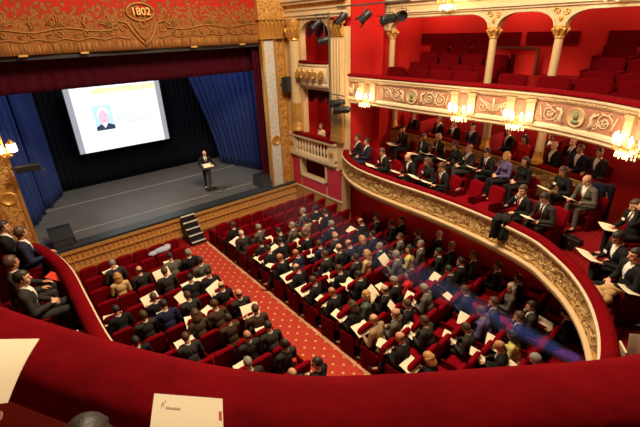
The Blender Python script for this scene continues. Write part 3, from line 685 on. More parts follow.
# floors of the second balcony
inner = [tuple(p + nn*.12) for p, nn in D if p.x > 4.6]
poly_floor('floor_upper', inner + [(4.6, -2.4), (15, -2.4), (15, 11.4)], 5.1, M['carpet_dark'], .22)
inner = [tuple(p + nn*.12) for p, nn in D if p.x < 4.6]
poly_floor('floor_upper_near', [(4.6, -2.4)] + inner + [(-3.4, 11.3), (-3.4, -2.4)], 4.9, M['carpet_dark'], .22)
poly_floor('floor_upper_tier', [(13.05, -1), (15, -1), (15, 11.4), (13.05, 11.4)], 5.42, M['carpet_dark'], .3)
poly_floor('floor_upper_top_tier', [(13.75, -1), (15, -1), (15, 11.4), (13.75, 11.4)], 5.75, M['carpet_dark'], .3)
# columns of the side, from the loge partition up through the second balcony to the arcade
COLS = [(12.45, 10.95), (12.3, 6.86), (12.3, 5.0), (12.3, -.5)]
for k, (x, y) in enumerate(COLS[:3]):
    o = MB().lathe([(.15, 5.1), (.15, 5.25), (.12, 5.3), (.115, 5.4), (.105, 6.92)], (x, y, 0), 18).build('column_upper', M['cream'], smooth=50, kind='structure')
    q = MB(); q.lathe([(.11, 6.92), (.13, 6.95), (.115, 6.99), (.12, 7.04), (.16, 7.14), (.19, 7.16), (.19, 7.24)], (x, y, 0), 18)
    for a in range(8):
        a = a*PI/4; c_, s_ = math.cos(a), math.sin(a)
        q.tube([(x+c_*.13, y+s_*.13, 7.0), (x+c_*.17, y+s_*.17, 7.08), (x+c_*.21, y+s_*.21, 7.14), (x+c_*.18, y+s_*.18, 7.18)], [.025, .035, .04, .025], 7)
    q.build('capital', M['gold_flat'], o, smooth=50)
LOWC = [(13.05, 11.2), (12.58, 6.8), (12.2, 4.9)]
for k, (x, y) in enumerate(LOWC):
    o = MB().lathe([(.12, 3.9), (.11, 4.86)], (x, y, 0), 18).build('column_lower', M['cream'], smooth=50, kind='structure')
    q = MB(); q.lathe([(.16, 3.5), (.16, 3.62), (.13, 3.66), (.135, 3.8), (.125, 3.84), (.13, 3.9)], (x, y, 0), 18); q.build('column_base', M['gold'], o, smooth=50)
# arcade lintel with spandrels above the columns
ar = MB()
ys = [11.4] + [c[1] for c in COLS]
def arch_poly(ya, yb, ztop=7.78, zs=7.22, rad=.62, ry=.5):
    """lintel over one opening, from y=ya down to y=yb, with quarter-round shoulders"""
    pts = [(ya, ztop), (ya, zs)]
    for k in range(9):
        a = PI/2*k/8; pts.append((ya - .12 - rad*(1-math.cos(a)), zs + ry*math.sin(a)*.8))
    for k in range(8, -1, -1):
        a = PI/2*k/8; pts.append((yb + .12 + rad*(1-math.cos(a)), zs + ry*math.sin(a)*.8))
    pts += [(yb, zs), (yb, ztop)]
    return pts
mt = Matrix(((0, 0, 1, 12.18), (1, 0, 0, 0), (0, 1, 0, 0), (0, 0, 0, 1)))
for ya, yb in zip(ys, ys[1:]): ar.prism(arch_poly(ya, yb), 0, .3, mt)
ar.box((12.33, 5.4, 8.3), (.3, 12.2, 1.1))
o = ar.build('beam_arcade', M['cream'], kind='structure')
q = MB()
for z0, z1, pr in ((7.70, 7.76, .05), (7.76, 7.84, .10), (7.98, 8.04, .04), (8.1, 8.2, .16)): q.box((12.18-pr/2, 5.4, (z0+z1)/2), (pr, 12.2, z1-z0))
q.build('moulding', M['cream_pale'], o)
q = MB()
for ya, yb in zip(ys, ys[1:]):
    ln = [(ya - .12 - .62*(1-math.cos(PI/2*k/8)), 7.22 + .4*math.sin(PI/2*k/8)) for k in range(9)] + [(yb + .12 + .62*(1-math.cos(PI/2*k/8)), 7.22 + .4*math.sin(PI/2*k/8)) for k in range(8, -1, -1)]
    q.tube([(12.16, a, b) for a, b in ln], .035, 6)
q.build('arch_moulding', M['cream_pale'], o, smooth=60)
q = MB()
for x, y in COLS[:3]:
    for sg in (-1, 1): q.tube([(12.16, y + u, z) for u, z in spiral(sg*.12, 7.58, .09, 1.3, 0, sg)], .014, 5)
    q.ell((12.16, y, 7.42), (.02, .05, .09))
q.build('spandrel_ornament', M['gold'], o, smooth=180)
# dado band and the doorway of the middle bay on the upper rear wall
for y0, y1 in ((7.2, 11.3), (5.4, 7.0), (-1, 4.6)):
    MB().box((14.66, (y0+y1)/2, 6.86), (.06, y1-y0, .36)).build('trim_3', M['velvet_dark'], kind='structure')
dr = MB(); dr.box((14.2, 7.15, 5.95), (.1, 1.7, 1.3)); dr.build('door_1', M['red_wall'], kind='structure')
d = bpy.data.objects['door_1']
q = MB(); q.box((14.13, 7.98, 5.95), (.05, .07, 1.3)); q.box((14.13, 6.32, 5.95), (.05, .07, 1.3)); q.box((14.13, 7.15, 6.58), (.06, 1.75, .07)); q.build('door_frame', M['wood'], d)
q = MB(); q.box((14.12, 7.15, 5.62), (.05, 1.6, .06)); q.build('door_rail', M['wood'], d)
# ------------------------------------------------------------------ lamps, stage lights, stage furniture
def make_sconce():
    r = empty('wall_sconce')
    mb = MB(); mb.ell((0, -.02, 0), (.07, .03, .12)); mb.tube([(0, -.02, -.02), (0, -.10, -.10), (0, -.20, -.06), (0, -.22, .02)], .016, 6)
    mb.build('back_plate', M['gold'], r, smooth=60)
    for k in range(5):
        a = -PI/2 + (k-2)*.70; x, y = .31*math.cos(a), -.08 + .22*math.sin(a)
        b = MB(); b.tube([(0, -.12, -.08), (x*.6, y*.6-.05, -.13), (x, y, -.08), (x, y, .0)], .010, 6); b.lathe([(.01, 0), (.04, .01), (.045, .02), (.015, .025)], (x, y, 0), 10); b.build('arm', M['gold'], r, smooth=60)
        c = MB(); c.lathe([(.018, .02), (.018, .08), (.034, .10), (.04, .14), (.024, .19), (.004, .23)], (x, y, 0), 10); c.build('bulb', M['bulb'], r, smooth=60)
    d = MB()
    for k in range(9):
        a = -PI*k/8; x, y = .22*math.cos(a), -.08+.15*math.sin(a); d.lathe([(.002, -.26+.02*(k % 2)), (.018, -.22), (.004, -.19), (.014, -.17), (.003, -.13)], (x, y, 0), 6)
    d.lathe([(.01, -.27), (.06, -.23), (.13, -.16), (.17, -.13), (.16, -.12)], (0, -.10, 0), 12)
    d.build('crystal_pendant', M['crystal'], r, smooth=60)
    return r
SC = make_sconce()
SPOTS = [(10.0, None), (6.32, None), (4.74, None), (2.12, None)]
slabel = ['lit candle sconce on the upper balcony front closest to the gilded pilaster', 'lit candle sconce on the upper balcony front, second from the gilded pilaster',
          'lit candle sconce on the upper balcony front, third from the gilded pilaster', 'lit candle sconce on the upper balcony front, fourth and last from the gilded pilaster']
first = True
def put_sconce(loc, yaw, label, energy, sc_=1.0):
    global first
    r = SC if first else copy_tree(SC); first = False
    r.location = loc; r.rotation_euler = (0, 0, yaw); r.scale = (sc_,)*3; tag(r, label, 'wall lamp', 'lit candle sconces')
    light('sconce_light', 'POINT', Vector(loc) + Matrix.Rotation(yaw, 3, 'Z') @ Vector((0, -.50, .10)), energy, (1, .66, .30), .10)
for (y, _), lb in zip(SPOTS, slabel):
    q, nn = on_front(y, -.04, 5.10); put_sconce(q, math.atan2(nn.y, nn.x) - PI/2, lb, 8)
put_sconce((12.05, 8.3, 8.06), -PI/2, 'lit candle sconce on the cream beam above the wide row of empty upper seats', 30, 1.25)
put_sconce((12.05, 3.75, 8.06), -PI/2, 'lit candle sconce on the cream beam above the seats past the upper doorway', 30, 1.25)
for k, (x, y) in enumerate(((13.6, 10.2), (13.6, 7.0), (13.6, 2.8))):
    light('upper_tier_light', 'POINT', (x, y, 8.25), 75, (1, .70, .42), .12)
for x, y in ((13.9, 9.2), (13.9, 6.0), (13.6, 3.0)):
    light('loge_fill_light', 'POINT', (x, y, 4.6), 55, (1, .68, .38), .12)  # added fill without a fixture, brightens the loge walls and people
for x, y in ((11.6, 8.4), (11.3, 4.6), (10.2, 1.4)):
    light('balcony_fill_light', 'POINT', (x, y, 4.72), 26 if y > 2 else 10, (1, .70, .42), .12)  # added fill under the upper balcony, lifts the faces below
for x, z in ((11.2, 7.7), (11.2, 4.9)): light('stage_box_fill_light', 'POINT', (x, 12.7, z), 34, (1, .70, .42), .1)  # fill added inside the boxes so the red lining reads bright
for y in (8.6, 6.0, 3.6): light('pit_fill_light', 'POINT', (10.25, y, 1.95), 9, (1, .68, .38), .08)  # invented fill along the pit wall, brightens heads under the balcony
# the shaded bracket lamp by the stage, on the near pilaster
r = empty('bracket_lamp', (.08, 14.28, 4.42)); tag(r, 'gilded bracket lamp with two lit white shades beside the blue curtain', 'wall lamp')
mb = MB(); mb.ell((0, 0, 0), (.1, .04, .18)); mb.tube([(0, -.02, 0), (-.10, -.14, -.08), (-.15, -.18, .05)], .02, 6); mb.tube([(0, -.02, 0), (.10, -.14, -.08), (.15, -.18, .05)], .02, 6)
for x in (-.15, .15): mb.lathe([(.10, .26), (.11, .29), (.05, .36), (.01, .40)], (x, -.18, 0), 12)
mb.build('bracket', M['gold'], r, smooth=60)
for x in (-.15, .15): MB().lathe([(.07, .04), (.115, .06), (.11, .28), (.06, .29)], (x, -.18, 0), 14).build('shade', mat('lit_shade', (1, .9, .75), .6, emit=(1, .80, .50), estr=5), r, smooth=60)
light('bracket_light', 'POINT', (.02, 13.95, 4.5), 7, (1, .7, .35), .12)

def stage_light(loc, target, label, long_=.42, rad=.12, hang=.35):
    r = empty('stage_spotlight', loc); d = (Vector(target) - Vector(loc)).normalized(); q = d.to_track_quat('Z', 'Y').to_matrix().to_4x4()
    MB().lathe([(rad*.7, -long_*.5), (rad, -long_*.38), (rad, long_*.2), (rad*1.12, long_*.22), (rad*1.12, long_*.5), (rad*.95, long_*.5), (rad*.9, long_*.42)], (0, 0, 0), 14, q).build('lamp_body', M['black'], r, smooth=40)
    s_ = q.to_3x3() @ Vector((1, 0, 0)); s_.z = 0; s_.normalize(); mb = MB()
    mb.tube([s_*(rad+.02), s_*(rad+.02) + Vector((0, 0, rad+.06)), -s_*(rad+.02) + Vector((0, 0, rad+.06)), -s_*(rad+.02)], .014, 6); mb.tube([(0, 0, rad+.06), (0, 0, hang)], .016, 6); mb.build('yoke', M['grey_metal'], r)
    u = q.to_3x3() @ Vector((0, 1, 0)); mb = MB()
    for a in (-1, 1): mb.box(d*long_*.62 + u*a*rad*1.15, (rad*2.2, .012, long_*.26), m=q)
    mb.build('barn_door', M['black'], r)
    tag(r, label, 'stage light', 'black theatre spotlights'); return r
stage_light((10.0, 11.05, 7.66), (7, 15, 2), 'black spotlight on the bar closest to the stage box arch', hang=.32)
stage_light((10.0, 9.95, 7.66), (7, 15, 3), 'black spotlight second along the bar, over a lit patch of red wall', hang=.32)
stage_light((10.0, 8.95, 7.55), (10.6, 12.2, 7.2), 'long black spotlight third along the bar beside the upper column', long_=.62, hang=.43)
stage_light((10.0, 8.5, 7.62), (8.6, 6.5, 7.5), 'black spotlight at the end of the bar past the upper column', hang=.36)
stage_light((9.8, 12.15, 7.50), (6, 15, 3), 'black spotlight hung high inside the arch of the stage box', hang=.3)
stage_light((9.8, 11.75, 6.98), (7.5, 14.5, 6.2), 'black spotlight hung in front of the red wall of the upper stage box', hang=.8)
stage_light((9.75, 11.05, 4.92), (8.0, 14.5, 4.2), 'black spotlight clamped to the column between the stage box and the balcony', long_=.55, hang=.3)
stage_light((9.7, 10.75, 4.72), (8.2, 14.2, 4.3), 'lower black spotlight of the clamped pair under the end of the upper balcony', long_=.60, hang=.5)
tag(MB().tube([(10.0, 11.3, 8.0), (10.0, 8.2, 8.0)], .025, 8).build('lighting_bar', M['grey_metal'], smooth=60), 'thin metal bar carrying four black spotlights along the cream beam', 'bar')
tag(MB().tube([(9.8, 11.5, 4.2), (9.8, 11.5, 7.85)], .03, 8).tube([(9.8, 11.5, 7.8), (9.8, 12.3, 7.8)], .022, 6).tube([(9.8, 11.5, 5.2), (9.7, 10.6, 5.2)], .022, 6).build('lighting_pole', M['grey_metal'], smooth=60), 'upright metal pole with side arms for spotlights beside the stage box', 'pole')
r = empty('lighting_bar', (.15, 14.0, 3.95)); tag(r, 'short dark lighting bar with a clamp before the blue curtain by the shaded lamp', 'bar')
MB().tube([(-.1, .3, 0), (.12, 0, 0), (.55, -.05, .02)], .03, 8).build('pipe', M['black'], r, smooth=60); MB().rbox((.28, -.03, .02), (.62, .2, .2), .03).build('batten_lamp', M['black'], r)
MB().tube([(.55, -.05, .02), (.66, -.08, -.12), (.60, -.04, -.3)], .018, 6).build('clamp', M['grey_metal'], r)
# loudspeakers
r = empty('loudspeaker', (9.80, 14.2, 5.32), .35); r.scale = (1.2, 1.2, 1.2); tag(r, 'black loudspeaker hung on the gilded pilaster beside the stage box', 'loudspeaker')
MB().rbox((0, 0, 0), (.30, .26, .50), .03).build('cabinet', M['black'], r); MB().rbox((-.02, -.13, 0), (.25, .015, .44), .006).build('grille', mat('speaker_cloth', (.03, .03, .034), .8, bump=.6, bscale=120), r); MB().box((0, .19, 0), (.06, .16, .06)).build('bracket', M['grey_metal'], r)
r = empty('stage_monitor', (8.72, 14.95, 1.0)); tag(r, 'black wedge loudspeaker on the stage floor beside the gilded pilaster', 'loudspeaker')
mb = MB(); mb.prism([(-.36, 0), (.36, 0), (.36, .26), (-.08, .50), (-.36, .50)], -.34, .34, Matrix(((0, 0, 1, 0), (-1, 0, 0, 0), (0, 1, 0, 0), (0, 0, 0, 1)))); mb.build('cabinet', M['black'], r)
MB().box((0, -.372, .13), (.58, .012, .2)).build('grille', bpy.data.materials['speaker_cloth'], r)
r = empty('stage_monitor', (.72, 15.0, 1.0)); tag(r, 'black wedge loudspeaker on the stage floor beside the blue curtain', 'loudspeaker')
mb = MB(); mb.prism([(-.36, 0), (.36, 0), (.36, .26), (-.08, .50), (-.36, .50)], -.34, .34, Matrix(((0, 0, 1, 0), (-1, 0, 0, 0), (0, 1, 0, 0), (0, 0, 0, 1)))); mb.build('cabinet', M['black'], r); MB().box((0, -.372, .13), (.58, .012, .2)).build('grille', bpy.data.materials['speaker_cloth'], r)
# lectern
r = empty('lectern', (6.70, 16.12, 1.0)); tag(r, 'slim black lectern with a sloping top in front of the speaker on stage', 'lectern')
MB().rbox((0, 0, .02), (.50, .36, .04), .01).build('base', M['black'], r); MB().tube([(0, 0, .03), (0, 0, 1.05)], .03, 10).build('post', M['grey_metal'], r, smooth=60)
MB().rbox((0, .03, 1.10), (.72, .42, .03), .01, Matrix.Rotation(.30, 4, 'X')).build('top', M['black'], r); MB().box((0, -.175, 1.055), (.72, .02, .05)).build('ledge', M['grey_metal'], r)
MB().tube([(.2, .2, 1.15), (.2, .12, 1.32), (.17, .12, 1.42)], .007, 6).build('microphone', M['black'], r)
tag(MB().box((6.70, 16.12, 2.128), (.44, .30, .004), m=Matrix.Rotation(.30, 4, 'X')).build('speech_notes', M['paper']), 'white sheet of notes on the lectern top', 'paper')
tag(MB().tube([(6.5, 16.0, 1.012), (6.3, 15.7, 1.012), (6.9, 15.5, 1.012), (7.3, 15.9, 1.012), (7.0, 16.0, 1.012)], .012, 6).build('microphone_cable', M['black'], smooth=60), 'black cable coiled on the stage floor before the lectern', 'cable')

# ------------------------------------------------------------------ seats
def make_seat_meshes():
    mb = MB(); mb.rbox((0, .02, .43), (.46, .46, .13), .05, seg=3); seat = mb.mesh('seat', [M['velvet']], 50)
    mb = MB()
    pts = [(-.235, 0), (.235, 0), (.24, .40), (.235, .47), (.21, .508), (.15, .525), (0, .53), (-.15, .525), (-.21, .508), (-.235, .47), (-.24, .40)]
    pts = [(a, b*1.08) for a, b in pts]
    tilt = Matrix.Translation((0, -.21, .40)) @ Matrix.Rotation(.16, 4, 'X') @ Matrix(((1, 0, 0, 0), (0, 0, -1, 0), (0, 1, 0, 0), (0, 0, 0, 1)))
    bm = bmesh.new(); vs = [bm.verts.new((p[0], p[1], 0)) for p in pts]; f = bm.faces.new(vs)
    ex = bmesh.ops.extrude_face_region(bm, geom=[f]); bmesh.ops.translate(bm, vec=(0, 0, .10), verts=[v for v in ex['geom'] if isinstance(v, bmesh.types.BMVert)])
    bmesh.ops.recalc_face_normals(bm, faces=bm.faces); bmesh.ops.bevel(bm, geom=bm.edges[:], offset=.025, segments=3, affect='EDGES', clamp_overlap=True)
    mb.bm(bm, tilt); back = mb.mesh('backrest', [M['velvet']], 50)
    mb = MB(); mb.rbox((0, 0, .30), (.045, .44, .60), .018); mb.rbox((0, .03, .62), (.06, .40, .05), .022); arm = mb.mesh('armrest', [M['velvet_dark']], 50)
    mb = MB(); mb.box((0, -.02, .18), (.38, .06, .36)); base = mb.mesh('pedestal', [M['wood']])
    return seat, back, arm, base
SEAT, BACK, ARM, BASE = make_seat_meshes()
def place_seat(x, y, z, yaw, label, group, both=False, up=False, wide=.26, sx=1, sz=1, cloth=None):
    r = empty('theatre_seat', (x, y, z), yaw); r.scale = (sx, 1, sz); tag(r, label, 'seat', group)
    if up: inst('seat', SEAT, r, mtx=Matrix.Translation((0, -.06, .66)) @ Matrix.Rotation(1.25, 4, 'X') @ Matrix.Translation((0, -.02, -.43)))
    else: inst('seat', SEAT, r, cloth)
    inst('backrest', BACK, r, cloth); inst('pedestal', BASE, r)
    inst('armrest', ARM, r, loc=(wide, 0, 0))
    if both: inst('armrest', ARM, r, loc=(-wide, 0, 0))
    return r

# ------------------------------------------------------------------ people
def remesh(mb, name, vox, mats, smooth=2, extra=None):
    me = mb.mesh(name + '_raw'); o = bpy.data.objects.new(name, me); C.objects.link(o)
    r = o.modifiers.new('r', 'REMESH'); r.mode = 'VOXEL'; r.voxel_size = vox
    s_ = o.modifiers.new('s', 'SMOOTH'); s_.factor = .5; s_.iterations = smooth
    dg = bpy.context.evaluated_depsgraph_get(); me2 = bpy.data.meshes.new_from_object(o.evaluated_get(dg)); me2.name = name
    bpy.data.objects.remove(o); bpy.data.meshes.remove(me)
    me2.materials.clear()
    for m in mats: me2.materials.append(m)
    me2.polygons.foreach_set('use_smooth', [True]*len(me2.polygons)); me2.polygons.foreach_set('material_index', [0]*len(me2.polygons))
    if extra:                       # small coloured pieces of the same body: eyes, lips
        bm = bmesh.new(); bm.from_mesh(me2)
        for mbx, mi in extra:
            n0 = len(bm.verts); vs = [bm.verts.new(v) for v in mbx.v]
            for f in mbx.f:
                fc = bm.faces.new([vs[i] for i in f]); fc.material_index = mi; fc.smooth = True
        bm.to_mesh(me2); bm.free()
    return me2
def V(*a): return Vector(a)
def hand(mb, w, d, up, side_, curl=.5, sc_=1):
    """palm, four unequal fingers with a knuckle bend and a thumb; w wrist, d pointing direction, up back of the hand, side_ thumb side sign"""
    d = d.normalized(); up = (up - d*up.dot(d)).normalized(); s = d.cross(up).normalized()*side_
    mt = Matrix((( *s, 0), (*d, 0), (*up, 0), (0, 0, 0, 1))).transposed()
    pc = w + d*.045*sc_; mb.ell(pc, (.040*sc_, .052*sc_, .017*sc_), mt)
    for k, (o_, ln) in enumerate(((.027, .068), (.010, .078), (-.009, .072), (-.027, .056))):
        a = w + s*o_*sc_ + d*.08*sc_; b = a + (d*math.cos(curl*.6) - up*math.sin(curl*.6))*ln*.55*sc_; c = b + (d*math.cos(curl*1.7) - up*math.sin(curl*1.7))*ln*.5*sc_
        mb.cap(a, b, .0105*sc_, .0095*sc_, 7); mb.cap(b, c, .0095*sc_, .008*sc_, 7)
    a = w + s*.028*sc_ + d*.025*sc_; b = a + (s*.75 + d*.6 - up*.25)*.042*sc_; c = b + (s*.15 + d*.85 - up*.35)*.034*sc_
    mb.cap(a, b, .013*sc_, .011*sc_, 7); mb.cap(b, c, .011*sc_, .009*sc_, 7)
HEADM = None
def head_parts(mb, mt):
    mb.ell((0, 0, 0), (.1, .1, .1), mt @ Matrix.Translation((0, -.012, .025)) @ Matrix.Diagonal((.76, .96, .98, 1)), 3)
    mb.ell((0, 0, 0), (.1, .1, .1), mt @ Matrix.Translation((0, .022, -.045)) @ Matrix.Diagonal((.60, .66, .78, 1)), 3)
    mb.ell((0, 0, 0), (.1, .1, .1), mt @ Matrix.Translation((0, .062, -.092)) @ Matrix.Diagonal((.27, .25, .24, 1)), 2)   # chin
    n = [mt @ Vector(p) for p in ((0, .082, .022), (0, .100, -.012), (0, .107, -.026))]
    mb.cap(n[0], n[1], .010, .013, 8); mb.cap(n[1], n[2], .013, .015, 8)
    for s in (-1, 1):
        mb.ell((0, 0, 0), (.1, .1, .1), mt @ Matrix.Translation((s*.077, -.012, -.008)) @ Matrix.Rotation(s*.25, 4, 'Z') @ Matrix.Diagonal((.09, .20, .32, 1)), 2)
        mb.ell((0, 0, 0), (.1, .1, .1), mt @ Matrix.Translation((s*.032, .076, .036)) @ Matrix.Diagonal((.24, .10, .07, 1)), 2)
        mb.ell((0, 0, 0), (.1, .1, .1), mt @ Matrix.Translation((s*.044, .056, -.03)) @ Matrix.Diagonal((.24, .22, .22, 1)), 2)
    mb.ell((0, 0, 0), (.1, .1, .1), mt @ Matrix.Translation((0, .082, -.062)) @ Matrix.Diagonal((.22, .10, .09, 1)), 2)
def head_marks(mt):
    e = MB(); l = MB()
    for s in (-1, 1):
        e.ell((0, 0, 0), (.1, .1, .1), mt @ Matrix.Translation((s*.033, .083, .012)) @ Matrix.Diagonal((.13, .06, .07, 1)), 1)
        e.ell((0, 0, 0), (.1, .1, .1), mt @ Matrix.Translation((s*.035, .087, .034)) @ Matrix.Rotation(-s*.1, 4, 'Y') @ Matrix.Diagonal((.19, .05, .035, 1)), 1)
    l.ell((0, 0, 0), (.1, .1, .1), mt @ Matrix.Translation((0, .0905, -.061)) @ Matrix.Diagonal((.20, .05, .05, 1)), 1)
    return [(e, 1), (l, 2)]
def hair_mesh(kind):
    bm = bmesh.new(); bmesh.ops.create_icosphere(bm, subdivisions=4, radius=1)
    for v in bm.verts:
        d = v.co.copy(); p = Vector((d.x*.0845, d.y*.108 - .014, d.z*.108 + .028)); keep = True
        if kind == 'short': keep = (p.z > .055 - max(0, -p.y)*0 if p.y > .035 else p.z > (-.055 if p.y < -.02 else -.02))
        if kind == 'short' and p.y > .02: keep = p.z > .072
        if kind == 'bald': keep = p.y < .015 and -.06 < p.z < .052
        if kind == 'long': keep = not (p.y > .03 and p.z < .078)
        if keep:
            k = 1 + .05*noise.noise(p*38) + (.02 if kind != 'bald' else -.02)
            v.co = Vector((d.x*.0845*k, d.y*.108*k - .014, d.z*.108*k + .028))
            if kind == 'long' and p.z < .03: v.co.x *= 1.16; v.co.y -= .012
        else: v.co = Vector((d.x*.06, d.y*.07 - .012, d.z*.085 + .02))
    mb = MB().bm(bm)
    if kind == 'long':
        for k in range(9):
            a = PI*(k/8)*1.05 - .08 + PI; x, y = .082*math.cos(a), .088*math.sin(a)*.9 - .012
            mb.cap((x, y, .02), (x*1.06, y*1.04-.006, -.125-.02*math.sin(PI*k/8)), .028, .02, 8)
    me = mb.mesh('hair_'+kind, [HAIR['b']]); shade(me, 180); return me
HAIRME = {k: hair_mesh(k) for k in ('short', 'bald', 'long')}
def rotm(m): return m.to_euler('XYZ')
class Pose: pass
def make_pose(name, lean=.03, pitch=.0, turn=0, tilt=0, lw=None, rw=None, ld=None, rd=None, lup=None, rup=None, le=None, re=None, cross=False, fem=False, stand=False, curl=.6, knees=.13):
    P = Pose(); P.name = name; P.fem = fem
    k = .90 if fem else 1.0
    hipz = .93 if stand else .53
    pel = V(0, 0, hipz); chest = V(0, lean*.75, hipz+.37); nb = V(0, lean, hipz+.515); hc = V(0, lean + .035 + .10*math.sin(max(0, pitch))*.6, hipz+.69 - .03*abs(pitch))
    P.head = Matrix.Translation(hc) @ Matrix.Rotation(turn, 4, 'Z') @ Matrix.Rotation(-pitch, 4, 'X') @ Matrix.Rotation(tilt, 4, 'Y')
    P.headoff = hc
    sh = {-1: V(-.197*k, lean*.95, hipz+.46), 1: V(.197*k, lean*.95, hipz+.46)}
    wr = {-1: V(*lw), 1: V(*rw)}; hd = {-1: V(*(ld or (.25, 1, -.1))), 1: V(*(rd or (-.25, 1, -.1)))}; hu = {-1: V(*(lup or (0, 0, 1))), 1: V(*(rup or (0, 0, 1)))}
    el = {}
    for s, ov in ((-1, le), (1, re)):
        if ov: el[s] = V(*ov); continue
        m = (sh[s]+wr[s])/2; d = (wr[s]-sh[s]).length; h = math.sqrt(max(.0004, .285**2-(d/2)**2)); dirv = V(s*.45, -.25, -1)
        ax = (wr[s]-sh[s]).normalized(); dirv = (dirv - ax*dirv.dot(ax)).normalized(); el[s] = m + dirv*h
    hip = {s: V(s*.095, 0, hipz) for s in (-1, 1)}
    if stand:
        kn = {s: V(s*.10, .015, .50) for s in (-1, 1)}; an = {s: V(s*.11, -.02, .09) for s in (-1, 1)}
    else:
        kn = {s: V(s*knees, .44, .555) for s in (-1, 1)}; an = {s: V(s*(knees+.01), .42, .09) for s in (-1, 1)}
        if cross: kn[1] = V(.03, .45, .66); an[1] = V(-.16, .56, .30); kn[-1] = V(-.07, .45, .555); an[-1] = V(-.05, .40, .09)
    ft = {s: an[s] + V(s*.02, .15, -.045) for s in (-1, 1)}
    if cross: ft[1] = an[1] + V(-.04, .14, -.06)
    # body: one continuous surface
    b = MB(); head_parts(b, P.head)
    nk = P.head @ V(0, -.02, -.06); b.cap(nb + V(0, -.005, -.02), nk, .056*k, .052*k)
    def torso(mb, g):
        mb.ell(pel + V(0, .0, .03), (.165*k+g if not fem else .168+g, .125+g, .13+g)); mb.ell((pel*.55+chest*.45), (.135*k+g, .108+g, .17+g))
        mb.ell(chest + V(0, .005, 0), (.165*k+g, .115+g, .16+g)); mb.cap(sh[-1] + V(.05, 0, .0), sh[1] + V(-.05, 0, .0), .070*k+g, .070*k+g)
        if fem:
            for s in (-1, 1): mb.ell(chest + V(s*.07, .085, .0), (.06+g, .055+g, .06+g))
        mb.cap(nb + V(-.07, -.01, -.035), nb + V(.07, -.01, -.035), .052+g, .052+g)
    torso(b, 0)
    for s in (-1, 1):
        b.cap(sh[s], el[s], .052*k, .040*k); b.cap(el[s], wr[s], .040*k, .027*k); hand(b, wr[s], hd[s], hu[s], -s*(-1), curl)
        b.cap(hip[s], kn[s], .080, .055); b.cap(kn[s], an[s], .054, .036); b.cap(an[s], ft[s], .036, .03)
    P.body = remesh(b, 'body', .0095, [SKIN[0], M['eye'], M['lip']], 2, head_marks(P.head))
    j = MB(); torso(j, .013)
    for s in (-1, 1):
        cuff = wr[s] + (el[s]-wr[s]).normalized()*.022
        j.cap(sh[s], el[s], .069*k, .054*k); j.cap(el[s], cuff, .054*k, .039*k)
    if not fem:
        for s in (-1, 1):  # skirts of the jacket over the hips
            j.cap(pel + V(s*.12, -.02, .02), pel + V(s*.13, .10, .0), .07, .06)
        # collar and lapels
        j.tube([nb + V(.068*math.cos(a), -.01+.066*math.sin(a), .012 + .012*math.cos(2*a)) for a in [-.3 - (PI+ -.6)*0 + PI*1.2*i/10 + PI*.9 for i in range(11)]], .015, 6)
    P.jacket = remesh(j, 'jacket', .012, [CLOTHM['K']], 2)
    t = MB()
    t.ell(pel + V(0, 0, .0), (.172, .132, .12))
    for s in (-1, 1):
        hem = an[s] + (kn[s]-an[s]).normalized()*.03
        t.cap(hip[s], kn[s], .094, .067); t.cap(kn[s], hem, .066, .055)
    P.trousers = remesh(t, 'trousers', .013, [CLOTHM['K']], 2)
    P.shoes = []
    for s in (-1, 1):
        sh_ = MB(); d = (ft[s]-an[s]); sh_.cap(an[s] + V(0, -.02, -.04), ft[s] + V(0, .06, -.005), .042, .038); sh_.cap(an[s] + V(0, 0, .0), an[s] + V(0, 0, -.03), .043, .045)
        P.shoes.append(remesh(sh_, 'shoe', .012, [M['shoe']], 2))
    # shirt front, collar and tie lifted from the surface of the jacket
    me = P.jacket; vv = [v.co.copy() for v in me.vertices]; vn = [v.normal.copy() for v in me.vertices]
    ztop, zlow = nb.z + .02, chest.z - .13
    def lift(wid, off, z0, z1):
        mb = MB(); ids = {}; fs = []
        for p in me.polygons:
            c = p.center
            if p.normal.y > .12 and z0 < c.z < z1 and abs(c.x) < wid(c.z) and c.y > lean*.5:
                f = []
                for i in p.vertices:
                    if i not in ids: ids[i] = len(ids); mb.v.append(tuple(vv[i] + vn[i]*off))
                    f.append(ids[i])
                mb.f.append(tuple(f))
        return mb
    P.vest = None
    sm = lift(lambda z: .012 + .060*max(0, (z-zlow)/(ztop-zlow)), .004, zlow, ztop)
    sm.lathe([(.062, -.03), (.064, .0), (.062, .028), (.058, .030), (.056, -.02)], nb + V(0, .002, .025), 14)
    P.shirt = sm.mesh('shirt', [M['shirt']], 180)
    tm = lift(lambda z: .020 + .012*max(0, (ztop-z)/(ztop-zlow)), .009, zlow+.02, ztop-.02); P.tie = tm.mesh('tie', [M['tie']], 180) if tm.v else None
    return P
D_ = {}
D_['r'] = make_pose('reading', .16, .62, 0, 0, (-.13, .40, .72), (.13, .40, .72), (.35, 1, .0), (-.35, 1, .0))
D_['r2'] = make_pose('reading_turned', .13, .55, .25, .03, (-.10, .39, .75), (.14, .37, .73), (.3, 1, .0), (-.3, 1, .05), cross=True)
D_['R'] = make_pose('reading_raised', .07, .35, 0, 0, (-.15, .33, .86), (.15, .33, .86), (.3, 1, .35), (-.3, 1, .35), lup=(-.5, 0, 1), rup=(.5, 0, 1))
D_['f'] = make_pose('hands_folded', -.01, .12, 0, 0, (-.08, .27, .69), (.08, .26, .71), (.8, .6, -.1), (-.8, .6, -.1), curl=.8)
D_['f2'] = make_pose('legs_crossed', -.02, .10, .12, .02, (-.05, .30, .72), (.12, .28, .74), (.8, .5, -.1), (-.7, .6, -.1), cross=True, curl=.8)
